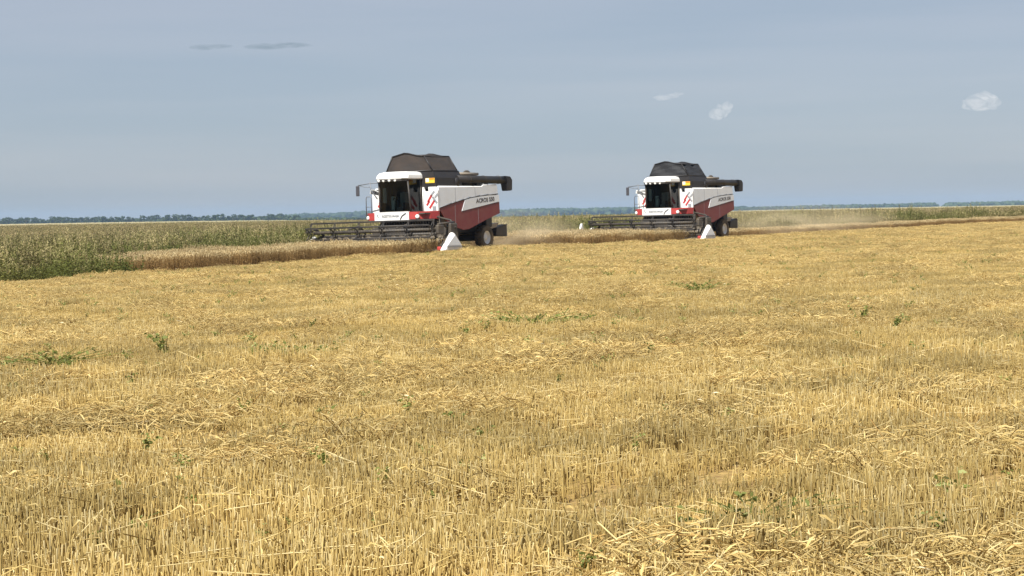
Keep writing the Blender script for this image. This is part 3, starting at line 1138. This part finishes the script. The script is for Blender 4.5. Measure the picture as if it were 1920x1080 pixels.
    h.tube([(1.56, -W, .86), (1.56, W, .86)], .07, 10)
    h.box(1.48, 1.62, -.9, 1.0, .8, 1.2, .03)
    h.tube([(1.45, -W, .55), (1.45, W, .55)], .10, 8)
    hd = h.build('header', M['frame'], root)
    m = MB()
    m.tube([(2.05, -W + .1, .55), (2.05, W - .1, .55)], .16, 12)
    for s in (1, -1):                            # spiral flights, wound to the middle
        n = 72
        pts = [(s * (.5 + (W - .7) * k / n), k * 2 * math.pi / 10) for k in range(n + 1)]
        lo = [[(2.05 + r_ * math.cos(a), y_, .55 + r_ * math.sin(a) * s) for r_ in (.15, .29)] for y_, a in pts]
        m.loft(lo, close=False)
    m.build('header_auger', M['steel'], hd)
    m = MB()
    m.box(2.84, 2.92, -W, W, .10, .14)
    for k in range(100):
        yy = -W + .04 + k * (2 * W - .08) / 99
        m.prism([(2.92, yy - .025), (3.02, yy), (2.92, yy + .025)], 'z', .105, .135)
    m.build('knife_bar', M['steel'], hd)
    for s in (1, -1):
        ya, yb = (W, W + .05) if s > 0 else (-W - .05, -W)
        m = MB()
        m.prism([(1.45, .12), (2.9, .08), (2.9, .35), (2.3, .75), (1.75, .92), (1.45, .92)], 'y', ya, yb)
        m.build('end_sheet', M['frame'], hd)
        # white crop divider: sloping nose, side plate greyed to carry its shade
        y0, y1 = (W + .06, W + .30) if s > 0 else (-W - .30, -W - .06)
        yo = y1 if s > 0 else y0
        yi = y0 if s > 0 else y1
        tri_i = [(3.12, .08), (2.22, .88), (2.06, .90), (1.46, .34), (1.40, .08)]
        m = MB()
        m.loft([[(a, yi, z) for a, z in tri_i],
                [(a, yo - s * .10, z) for a, z in tri_i],
                [(a * .90 + .21, yo, .10 + (z - .10) * .86) for a, z in tri_i]], bev=.035)
        dv = m.build('crop_divider', M['divider'], hd)
        m = MB()
        m.prism([(2.76, .32), (2.13, .77), (1.62, .32)], 'y', yo - .012, yo + .012)
        m.build('shaded_side', M['silver'], dv)
        m = MB()
        m.box(1.58, 2.80, yo - .012, yo + .02, .24, .28)
        m.build('cover_ridge', M['ash'], dv)
        if s > 0:                                # drive guards at the near end of the header
            m = MB()
            m.box(1.35, 1.95, W - .45, W - .02, .55, 1.32, .06)
            m.tube([(1.3, W - .25, 1.35), (2.9, W - .1, 1.28)], .06, 8)
            m.tube([(1.1, 2.5, 1.62), (1.35, W - .4, 1.45), (1.6, W + .02, 1.10)], .045, 8)
            m.box(2.5, 3.0, W - .2, W - .02, .85, 1.25, .05)
            m.build('drive_guard', M['frame'], hd)
            m = MB(); m.box(2.7, 3.0, W - .15, W + .052, .10, .28, .04); m.build('gear_case', M['bright_red'], hd)
    # --- reel
    rc = Vector((2.95, 0, 1.05))
    rr = .46
    m = MB()
    m.tube([(rc.x, -W + .25, rc.z), (rc.x, W - .3, rc.z)], .075, 10)
    rl = m.build('reel', M['frame'], root)
    ys = np.linspace(-W + .27, W - .34, 6)
    ph0 = .5
    for yy in ys:
        m = MB()
        pts = []
        for k in range(5):
            a = ph0 + 2 * math.pi * k / 5
            c = Vector((rc.x + rr * math.cos(a), yy, rc.z + rr * math.sin(a)))
            pts.append(c)
            m.tube([(rc.x, yy, rc.z), c], .028, 6)
        for k in range(5):
            m.tube([pts[k].lerp(Vector((rc.x, yy, rc.z)), .45), pts[(k + 1) % 5]], .018, 5)
        m.lathe([(.16, -.02), (.16, .02)], 12, Matrix.Translation((rc.x, yy, rc.z)))
        m.build('spider', M['black'], rl)
    for k in range(5):
        a = ph0 + 2 * math.pi * k / 5
        cx_, cz_ = rc.x + rr * math.cos(a), rc.z + rr * math.sin(a)
        m = MB()
        m.tube([(cx_, -W + .25, cz_), (cx_, W - .3, cz_)], .027, 6)
        m.box(cx_ - .012, cx_ + .012, -W + .25, W - .3, cz_ - .05, cz_, 0)
        bt = m.build('reel_bat', M['black'], rl)
        nt_ = 48
        m = MB()
        for q in range(nt_):
            yy = -W + .3 + q * (2 * W - .65) / (nt_ - 1)
            m.tube([(cx_, yy, cz_), (cx_ - .02, yy, cz_ - .13), (cx_ - .08, yy, cz_ - .25)], .007, 3, caps=False)
        tn = m.build('tines', M['frame'], bt)
        tn['kind'] = 'stuff'
    for yy in (-W + .05, W - .2):
        m = MB()
        m.tube([(1.56, yy, .90), (2.2, yy, 1.22), (3.0, yy, rc.z + .05)], .05, 8)
        m.build('reel_arm', M['frame'], rl)
    for yy in (-1.3, 1.4):
        m = MB()
        m.tube([(1.56, yy, .90), (2.1, yy, 1.30), (2.95, yy, rc.z + .12)], .04, 8)
        m.build('reel_arm', M['frame'], rl)
    return root


def copy_tree(o, parent=None):
    c = o.copy()
    C.objects.link(c)
    c.parent = parent
    for ch in list(o.children):
        copy_tree(ch, c)
    return c


def tank_cover(root, mat, folded):
    zb, zt = 3.80, 4.52
    nb, nf = 9, 7
    m = MB()

    def roofline(t):                              # t 0..1 from right to left side
        return zt + .17 * max(0, 1 - abs(t - .42) / .42) - .02 * t
    b0, b1, t0, t1 = -1.08, 1.58, -.70, 1.12

    def rowpts(x, k, dent):
        out = []
        for i in range(nb):
            t = i / (nb - 1)
            y = (b0 + (b1 - b0) * t) * (1 - k) + (t0 + (t1 - t0) * t) * k
            z = zb * (1 - k) + roofline(t) * k
            out.append((x + dent * math.sin(t * 9 + k * 4), y, z))
        return out
    dent = .05 if folded else .012
    front = [rowpts(-.02 - .02 * k, k, dent * (k * (1 - k) * 4)) for k in np.linspace(0, 1, 5)]
    m.loft(front, close=False)
    back = [rowpts(-2.20 + .02 * k, k, -dent * (k * (1 - k) * 4)) for k in np.linspace(0, 1, 5)]
    m.loft(back, close=False)
    o = m.build('tank_cover', mat, root)
    for s in (0, 1):
        yb, yt = (b0, t0) if s == 0 else (b1, t1)
        m = MB()
        rows = []
        for k in np.linspace(0, 1, 5):
            r_ = []
            for q in range(nf):
                f = q / (nf - 1)
                sag = -.05 * math.sin(f * math.pi) * k if not folded else -.16 * math.sin(f * math.pi * 2 + .5) ** 2 * k
                bul = (dent * 1.5 * math.sin(f * 7 + k * 3)) * (k * (1 - k) * 4)
                r_.append((-.04 - 2.14 * f, yb * (1 - k) + yt * k + bul, zb * (1 - k) + (roofline(s) + sag) * k))
            rows.append(r_)
        m.loft(rows, close=False)
        m.build('cover_side', mat, o)
    m = MB()                                      # roof sheets
    m.loft([[(-.05, t0 + (t1 - t0) * i / (nb - 1), roofline(i / (nb - 1)) - .02) for i in range(nb)],
            [(-1.1, t0 + (t1 - t0) * i / (nb - 1), roofline(i / (nb - 1)) - .06) for i in range(nb)],
            [(-2.15, t0 + (t1 - t0) * i / (nb - 1), roofline(i / (nb - 1)) - .02) for i in range(nb)]], close=False)
    m.build('cover_top', mat, o)
    m = MB()
    for (xa, s) in ((-.02, 0), (-.02, 1), (-2.2, 0), (-2.2, 1)):
        yb, yt = (b0, t0) if s == 0 else (b1, t1)
        m.tube([(xa, yb, zb), (xa, yt, roofline(s))], .035, 6)
    for xa in (-.02, -2.2):
        m.tube([(xa, t0 + (t1 - t0) * i / 8, roofline(i / 8)) for i in range(9)], .028, 6)
        m.tube([(xa, b0, zb), (xa, b1, zb)], .04, 6)
    for s in (0, 1):
        yb, yt = (b0, t0) if s == 0 else (b1, t1)
        m.tube([(-.02, yb, zb), (-2.2, yb, zb)], .04, 6)
        m.tube([(-.02, yt, roofline(s)), (-2.2, yt, roofline(s))], .028, 6)
    m.build('cover_frame', M['tank'], o)
    return o


def far_guard(root):
    m = MB()
    m.prism([(2.75, .62), (3.05, .60), (3.12, .85), (3.0, 1.12), (2.85, 1.15)], 'y', -4.32, -4.20, .02)
    m.build('end_guard', M['white'], root)


HEAD = math.atan2(-U[1], -U[0])
c1 = make_combine('nearer combine harvester with a brownish tank cover, its dark reel over uncut wheat')
c2 = copy_tree(c1)
c2['label'] = 'farther combine harvester with a black creased tank cover, dust trailing behind its rear wheel'
tank_cover(c1, M['cover_brown'], False)
tank_cover(c2, M['cover_black'], True)
far_guard(c2)
for c, o, rl in ((c1, O1, .9), (c2, O2, .5)):
    c.location = (o[0], o[1], float(terrain(o[0], o[1])) - .01)
    c.scale = (1.025, 1.0, 1.035) if c is c1 else (1.0, .97, 1.01)
    c.rotation_euler = (Matrix.Rotation(HEAD - (R(1.0) if c is c2 else 0), 4, 'Z') @ Matrix.Rotation(R(rl), 4, 'X')).to_euler()


# ------------------------------------------------------------------ dust behind the machines
def dust(name, label, base, u0, u1, v0, v1, h, dens):
    """a low volume of dust lying along the swath"""
    cx = base + U * (u0 + u1) / 2 + V * (v0 + v1) / 2
    bm = bmesh.new()
    bmesh.ops.create_icosphere(bm, subdivisions=3, radius=1.0)
    me = bpy.data.meshes.new(name)
    bm.to_mesh(me)
    bm.free()
    o = link_mesh(name, me)
    z = float(terrain(cx[0], cx[1]))
    o.location = (cx[0], cx[1], z + h * .35)
    o.rotation_euler = (0, 0, math.atan2(U[1], U[0]))
    o.scale = ((u1 - u0) / 2, (v1 - v0) / 2, h * .75)
    m = bpy.data.materials.new(name)
    m.use_nodes = True
    nt = m.node_tree
    nt.nodes.clear()
    out = nt.nodes.new('ShaderNodeOutputMaterial')
    vol = nt.nodes.new('ShaderNodeVolumePrincipled')
    vol.inputs['Color'].default_value = (0.90, 0.77, 0.54, 1)
    tc = nt.nodes.new('ShaderNodeTexCoord')
    ln = nt.nodes.new('ShaderNodeVectorMath')
    ln.operation = 'LENGTH'
    nt.links.new(tc.outputs['Object'], ln.inputs[0])
    fall = nt.nodes.new('ShaderNodeMapRange')
    fall.inputs['From Min'].default_value = 1.0
    fall.inputs['From Max'].default_value = 0.2
    nt.links.new(ln.outputs['Value'], fall.inputs['Value'])
    ns = nt.nodes.new('ShaderNodeTexNoise')
    ns.inputs['Scale'].default_value = 2.2
    ns.inputs['Detail'].default_value = 4
    nt.links.new(tc.outputs['Object'], ns.inputs['Vector'])
    nr = nt.nodes.new('ShaderNodeMapRange')
    nr.inputs['From Min'].default_value = 0.35
    nr.inputs['From Max'].default_value = 0.7
    nt.links.new(ns.outputs['Fac'], nr.inputs['Value'])
    mu = nt.nodes.new('ShaderNodeMath')
    mu.operation = 'MULTIPLY'
    nt.links.new(fall.outputs['Result'], mu.inputs[0])
    nt.links.new(nr.outputs['Result'], mu.inputs[1])
    mu2 = nt.nodes.new('ShaderNodeMath')
    mu2.operation = 'MULTIPLY'
    nt.links.new(mu.outputs['Value'], mu2.inputs[0])
    mu2.inputs[1].default_value = dens
    nt.links.new(mu2.outputs['Value'], vol.inputs['Density'])
    nt.links.new(vol.outputs['Volume'], out.inputs['Volume'])
    me.materials.append(m)
    o['kind'] = 'stuff'
    o['label'] = label
    return o


dust('dust_cloud', 'thin tan dust hanging behind the nearer combine', O1, 5.5, 14, -4.5, 4, 1.9, .26)
dust('dust_cloud', 'thin tan dust hanging behind the farther combine', O2, 5.5, 34, -6, 5, 1.9, .12)


# ------------------------------------------------------------------ far trees, woods and ridge
def tree_meshes(seed, h):
    rs = np.random.default_rng(seed)
    g = Veg()
    cl = rs.integers(7, 11)
    cen = np.stack([rs.normal(0, .24, cl) * h, rs.normal(0, .24, cl) * h, rs.uniform(.20, .86, cl) * h], 1)
    rad = rs.uniform(.14, .24, cl) * h
    k = np.repeat(np.arange(cl), 60)
    d = rs.normal(size=(len(k), 3))
    d /= np.linalg.norm(d, axis=1, keepdims=True)
    p = cen[k] + d * (rad[k] * rs.uniform(.5, 1.05, len(k)))[:, None]
    q = rs.normal(size=(len(k), 3))
    q /= np.linalg.norm(q, axis=1, keepdims=True)
    s = .07 * h
    tt = rs.uniform(0, 1, len(k))
    g.blades(p - q * s, p, p + q * s, np.full(len(k), s * .55), tt, tt)
    crown = g.mesh('crown', M['tree'])
    m = MB()
    m.tube([(0, 0, -.3), (0, 0, h * .3), (h * .03, 0, h * .62)], [h * .03, h * .022, h * .01], 6)
    m.tube([(0, 0, h * .3), (h * .16, h * .05, h * .55)], [h * .016, h * .007], 5)
    m.tube([(0, 0, h * .28), (-h * .14, -h * .08, h * .52)], [h * .016, h * .007], 5)
    me = bpy.data.meshes.new('trunk')
    m.bm.to_mesh(me)
    m.bm.free()
    me.materials.append(M['bark'])
    return crown, me


TV = [tree_meshes(40 + i, 8.0) for i in range(6)]
TREE_GROUP = 'distant trees along the edge of the fields'


def far_tree(px, d, h, wide, label, i):
    dr = CR @ np.array([(px - 960) / FPX, 0.0349, -1.0])
    x, y = dr[0] / dr[1] * d, d
    t = thing('tree', label, 'tree', (x, y, float(terrain(x, y)) - .2), random.uniform(0, 6.28), TREE_GROUP)
    t.scale = (h / 8 * wide, h / 8 * wide, h / 8)
    cr, tr = TV[i % len(TV)]
    link_mesh('crown', cr, parent=t)
    link_mesh('trunk', tr, parent=t)


px_ = -12
i = 0
while px_ < 560:
    big = 70 < px_ < 130 or 30 < px_ < 48
    far_tree(px_, 2500 + random.uniform(-150, 250), random.uniform(6.2, 8.6) * (1.3 if i == 6 else 1), random.uniform(1.1, 2.0),
             'tallest dark tree near the left end of the hazy row along the far field edge' if i == 6 else 'small hazy tree in the dark row along the far field edge, left of the combines', i)
    px_ += random.uniform(7, 12)
    i += 1


def wood(name, label, spec, d, n, mat, rad):
    """a far-off wood that reads as one mass: crowns packed on a low ridge"""
    vs, qs, ts, tn, cnt = [], [], [], [], 0
    bm = bmesh.new()
    bmesh.ops.create_icosphere(bm, subdivisions=2, radius=1)
    bv = np.array([v.co[:] for v in bm.verts])
    bf = np.array([[v.index for v in f.verts] for f in bm.faces])
    bm.free()
    pxs = np.array([s_[0] for s_ in spec], float)
    tops = np.array([s_[1] for s_ in spec], float)
    for k in range(n):
        px = rng.uniform(pxs[0], pxs[-1])
        top = np.interp(px, pxs, tops)
        dd = d + rng.uniform(-150, 350)
        dr = CR @ np.array([(px - 960) / FPX, -(top - 540) / FPX, -1.0])
        ztop = CAMZ + dr[2] / dr[1] * dd
        x = dr[0] / dr[1] * dd
        zb = float(terrain(x, dd)) - 1
        r = rad * rng.uniform(.7, 1.25)
        z = rng.uniform(0, 1) ** .4 * (ztop - zb - r) + zb if rng.random() < .6 else ztop - r * rng.uniform(.8, 1.15)
        jit = 1 + .28 * rng.normal(size=(len(bv), 1))
        v = bv * jit * [r * 1.5, r * 1.5, r] + [x, dd, z]
        vs.append(v); ts.append(bf + cnt); cnt += len(v)
        tn.append(np.full(len(v), rng.uniform(0, 1)) + rng.uniform(-.2, .2, len(v)))
    me = mesh_np(name, np.concatenate(vs), np.concatenate(ts), np.concatenate(tn), mat)
    o = link_mesh(name, me)
    o['kind'] = 'stuff'
    o['label'] = label
    return o


wood('far_woods', 'blue hazy wooded ridge on the horizon behind the combines',
     [(470, 408), (560, 402), (600, 401), (680, 397), (800, 396), (940, 394), (1000, 392), (1100, 391), (1190, 389), (1300, 390), (1400, 388)], 5200, 1500, M['tree'], 6.0)
wood('far_woods', 'hazy tree belt on the horizon right of the farther combine',
     [(1370, 389), (1450, 387.5), (1560, 384.5), (1680, 382.5), (1750, 380.5), (1757, 384)], 4600, 520, M['tree'], 4.0)
wood('far_woods', 'short hazy tree belt on the horizon at the right beyond the gap',
     [(1768, 385), (1780, 380.5), (1860, 378.5), (1925, 377.5), (1990, 376.5)], 4600, 280, M['tree'], 4.0)
wood('hedgerow', 'dark green hedge line at the foot of the blue ridge', [(540, 408.5), (760, 406.5), (1000, 404), (1200, 401)], 2300, 340, M['tree'], 1.6)
wood('hedgerow', 'low dark scrub joining the small trees along the far field edge at left', [(-30, 416.5), (200, 412.5), (540, 405.5)], 2750, 460, M['tree'], 1.7)


# ------------------------------------------------------------------ clouds (volumes outside the haze)
def cloud(label, px, py, w, h, d, dens, lumps, col=(1.0, .965, .93), seed=0, group=None):
    rs = np.random.default_rng(seed)
    dr = CR @ np.array([(px - 960) / FPX, -(py - 540) / FPX, -1.0])
    pos = Vector(dr * (d / dr[1])) + Vector((0, 0, CAMZ))
    k = d / FPX
    bm = bmesh.new()
    for (lx, ly, lr) in lumps:
        b2 = bmesh.new()
        bmesh.ops.create_icosphere(b2, subdivisions=3, radius=1)
        for v in b2.verts:
            nn_ = 1 + .30 * mnoise.fractal(v.co * 1.8 + Vector((seed, lx * 3, ly * 2)), .8, 2.0, 4)
            v.co = Vector((v.co.x * nn_ * lr * w / 2 + lx * w / 2, v.co.y * nn_ * lr * w / 2, v.co.z * nn_ * lr * h / 2 + ly * h / 2)) * k
        me2 = bpy.data.meshes.new('t')
        b2.to_mesh(me2); b2.free()
        bm.from_mesh(me2)
        bpy.data.meshes.remove(me2)
    me = bpy.data.meshes.new('cloud')
    bm.to_mesh(me)
    bm.free()
    if len(lumps) > 1:
        pass
    m = bpy.data.materials.new('cloud_vapour')
    m.use_nodes = True
    nt = m.node_tree
    nt.nodes.clear()
    out = nt.nodes.new('ShaderNodeOutputMaterial')
    vol = nt.nodes.new('ShaderNodeVolumePrincipled')
    vol.inputs['Color'].default_value = (*col, 1)
    tc = nt.nodes.new('ShaderNodeTexCoord')
    mp = nt.nodes.new('ShaderNodeMapping')
    mp.inputs['Scale'].default_value = (1, 1, w / h * .8)
    ns = nt.nodes.new('ShaderNodeTexNoise')
    ns.inputs['Scale'].default_value = 4.5 / (w * k)
    ns.inputs['Detail'].default_value = 5
    rg_ = nt.nodes.new('ShaderNodeMapRange')
    rg_.inputs['From Min'].default_value = 0.30
    rg_.inputs['From Max'].default_value = 0.70
    rg_.inputs['To Max'].default_value = dens * 3.2
    nt.links.new(tc.outputs['Object'], mp.inputs['Vector'])
    nt.links.new(mp.outputs['Vector'], ns.inputs['Vector'])
    nt.links.new(ns.outputs['Fac'], rg_.inputs['Value'])
    nt.links.new(rg_.outputs['Result'], vol.inputs['Density'])
    vol.inputs['Anisotropy'].default_value = -0.2
    nt.links.new(vol.outputs['Volume'], out.inputs['Volume'])
    me.materials.append(m)
    o = link_mesh('cloud', me, None, None, pos)
    tag(o, label, 'cloud', group)
    return o


cloud('larger white puffy cloud low in the sky at the right edge', 1838, 187, 74, 40, 9000, .0016,
      [(-.35, -.35, .62), (.20, .05, .72), (.1, -.25, .85), (.6, -.35, .45), (-.1, -.1, .65)], seed=1, group='small clouds')
cloud('small white wedge of cloud above the farther combine, left of the larger puff', 1354, 206, 46, 36, 9000, .0022,
      [(-.40, -.40, .65), (.05, -.05, .7), (.40, .35, .5)], seed=2, group='small clouds')
cloud('faint white wisp of cloud left of the small wedge cloud', 1255, 180, 64, 18, 9000, .0013,
      [(-.4, -.3, .6), (.1, .0, .5), (.5, .4, .35)], seed=3, group='small clouds')
cloud('longer thin grey cloud streak high above the nearer combine', 522, 86, 130, 15, 9000, .0019,
      [(-.35, -.1, .65), (.3, .1, .6), (.7, .0, .35)], col=(.13, .20, .24), seed=4, group='thin grey cloud streaks')
cloud('shorter thin grey cloud streak, left of the longer one', 396, 88, 84, 14, 9000, .0019,
      [(-.3, 0, .7), (.4, .1, .55)], col=(.13, .20, .24), seed=5, group='thin grey cloud streaks')


# ------------------------------------------------------------------ green weeds in the stubble
def weed_plant(seed, n_stems=5, leaves=9, h=.16, spread=.13, leaf=.045):
    rs = np.random.default_rng(seed)
    g = Veg()
    st = Veg()
    for k in range(n_stems):
        a = rs.uniform(0, 6.28)
        d = np.array([math.cos(a) * spread * rs.uniform(.4, 1.3), math.sin(a) * spread * rs.uniform(.4, 1.3), h * rs.uniform(.6, 1.15)])
        p0 = np.array([[0, 0, -.01]])
        mid = (d * [.35, .35, .6])[None]
        st.stems(p0, mid, [.0035], [.003], np.array([.3]), np.array([.4]))
        st.stems(mid, d[None], [.003], [.0018], np.array([.4]), np.array([.5]))
        f = rs.uniform(.25, 1.05, leaves)[:, None]
        base = np.where(f < .55, mid * (f / .55), mid + (d[None] - mid) * ((f - .55) / .45))
        q = rs.normal(size=(leaves, 3)) * [1, 1, .35] + [0, 0, .15]
        q /= np.linalg.norm(q, axis=1, keepdims=True)
        ln = rs.uniform(.6, 1.3, leaves)[:, None] * leaf
        tt = rs.uniform(.1, 1, leaves)
        g.blades(base, base + q * ln * .5, base + q * ln - [0, 0, .006], rs.uniform(.24, .36, leaves) * leaf, tt, tt)
    return g.mesh('leaves', M['leaf']), st.mesh('stem', M['leaf'])


WP = [weed_plant(70 + i, 6, 9, .16, .12, .036) for i in range(5)]
BIG = [None, weed_plant(91, 26, 7, .15, .42, .034), weed_plant(92, 2, 3, .20, .06, .085)]

green = [
    (1410, 975, 1, 1.1, 'wide low patch of dark green weeds in the stubble, lower right of the middle'),
    (1800, 930, 0, 1.1, 'upright pale green weed in the stubble near the lower right edge'),
    (1895, 890, 0, .7, 'small green weed at the right edge, above the upright pale one'),
    (862, 795, 0, .9, 'dark green weed by a dark gap in the stubble, middle of the field'),
    (688, 742, 0, .7, 'small green weed sprig left of the dark gap in the stubble'),
    (620, 780, 2, .6, 'broad green leaf lying on straw, left of the small sprig'),
    (263, 1005, 2, .75, 'tall greyish green leaf standing in the stubble at lower left'),
    (229, 928, 2, .6, 'single pale green leaf in straw above the tall greyish one'),
    (825, 935, 0, .6, 'small bright green weed by pale straw in the lower middle'),
    (1436, 850, 0, .6, 'small green tuft above the wide low weed patch'),
    (1175, 745, 0, .7, 'small dark green weed in the middle right of the stubble'),
    (1560, 728, 1, .9, 'loose spread of dark green weed sprigs right of the middle'),
    (1880, 718, 0, .8, 'dark green weed tuft in the stubble at the right edge, middle height'),
    (1000, 614, 1, 1.9, 'wide dark green weed patch far off in the stubble, below the gap between combines'),
    (1610, 602, 0, 1.6, 'dark green weed clump far off in the stubble on the right'),
    (1675, 612, 0, 1.4, 'dark green weed clump just right of another far off on the right'),
    (1310, 545, 1, 1.7, 'olive green weed patch far off in the stubble below the farther combine'),
    (100, 685, 1, 1.5, 'dark green weed patch in the stubble at the left edge, middle height'),
    (310, 665, 0, 1.8, 'tall dark green weed stalks left of the middle of the field'),
    (545, 668, 1, 1.4, 'low dark green weed patch right of the tall dark stalks'),
    (465, 672, 0, 1.3, 'small dark weed between the tall stalks and the low patch'),
    (15, 690, 0, 1.2, 'dark green weed cut by the left edge of the picture'),
    (1640, 965, 0, .7, 'small grey green weed right of the wide low weed patch'),
    (1090, 1060, 0, .7, 'green weed at the bottom edge in the middle'),
]
for k, (px, py, kind, s, lab) in enumerate(green):
    x, y, z = pix(px, py, .06)
    t = thing('field_weed', lab, 'weed', (x, y, z), random.uniform(0, 6.28), 'green weeds in the stubble')
    t.scale = (s, s, s)
    lf, sm = BIG[kind] if kind else WP[k % 5]
    link_mesh('leaves', lf, parent=t)
    link_mesh('stem', sm, parent=t)

p = grid_pts(7, 120, .8)
u, v = uv_of(p[:, 0], p[:, 1])
ok = v < -1
p, u, v = p[ok], u[ok], v[ok]
nn = .6 * nz(p[:, 0], p[:, 1], .3, 21.0) + .6 * nz(u * .1, v * .5, 1.0, 41.0)
p = p[(nn + rng.normal(0, .34, len(p))) > np.interp(p[:, 1], [12, 50], [.12, .30])]
n = len(p)
pz = np.column_stack([p, terrain(p[:, 0], p[:, 1]) + .055])
scatter('small_weeds', [a for a, b in WP], pz, rng.uniform(0, 6.28, n), rng.uniform(.45, 1.05, n) * np.interp(p[:, 1], [10, 60], [.8, .9]), rng.integers(0, 5, n))



# ------------------------------------------------------------------ tall weeds standing up out of the crop
def tall_weed_mesh(seed, h, pale):
    g, st = Veg(), Veg()
    rs = np.random.default_rng(seed)
    k = 7
    p0 = np.stack([rs.normal(0, .06, k), rs.normal(0, .06, k), np.zeros(k)], 1)
    p1 = p0 + np.stack([rs.normal(0, .13, k), rs.normal(0, .13, k), h * rs.uniform(.7, 1.05, k)], 1)
    st.stems(p0, p1, np.full(k, .008), np.full(k, .004), np.full(k, .2), np.full(k, .5))
    m = 150
    q = rs.integers(0, k, m)
    f = rs.uniform(.15, 1.02, m)[:, None]
    a = p0[q] + (p1[q] - p0[q]) * f
    d = rs.normal(size=(m, 3)) * [1, 1, .4] + [0, 0, .3]
    d /= np.linalg.norm(d, axis=1, keepdims=True)
    ln = rs.uniform(.07, .16, m)[:, None] * (1.25 - .6 * f)
    tt = rs.uniform(.2, .7, m) + (pale * (f[:, 0] > .7)) * .4
    g.blades(a, a + d * ln * .5, a + d * ln, rs.uniform(.015, .026, m), tt, tt)
    return g, st


TW = []
for k in range(3):
    g, st = tall_weed_mesh(300 + k, .95, k == 2)
    TW.append((g.mesh('leaves', M['weed'] if k == 2 else M['leaf']), st.mesh('stem', M['weed'])))
for k, (px, py, kind, sc_, lab) in enumerate([
    (598, 478, 0, .95, 'dark green tall weed in the wheat under the outer end of the nearer reel'),
    (640, 474, 1, .75, 'green weed in the wheat under the nearer reel, right of a taller dark one'),
    (561, 472, 0, 1.15, 'tall green weed just off the outer tip of the nearer reel'),
    (176, 505, 1, 1.15, 'tall dark green weed at the left end of the standing wheat'),
    (120, 510, 2, 1.15, 'tall cream headed weed in the thicket, left of the tall dark green one'),
    (28, 515, 2, 1.2, 'tall cream headed weed at the far left end of the thicket'),
    (1016, 452, 0, .9, 'dark weed in the wheat between the two combines'),
]):
    x, y, z = pix(px, py)
    t = thing('tall_weed', lab, 'weed', (x, y, z), random.uniform(0, 6.28), 'tall weeds in the wheat')
    t.scale = (sc_, sc_, sc_)
    link_mesh('leaves', TW[kind][0], parent=t)
    link_mesh('stem', TW[kind][1], parent=t)
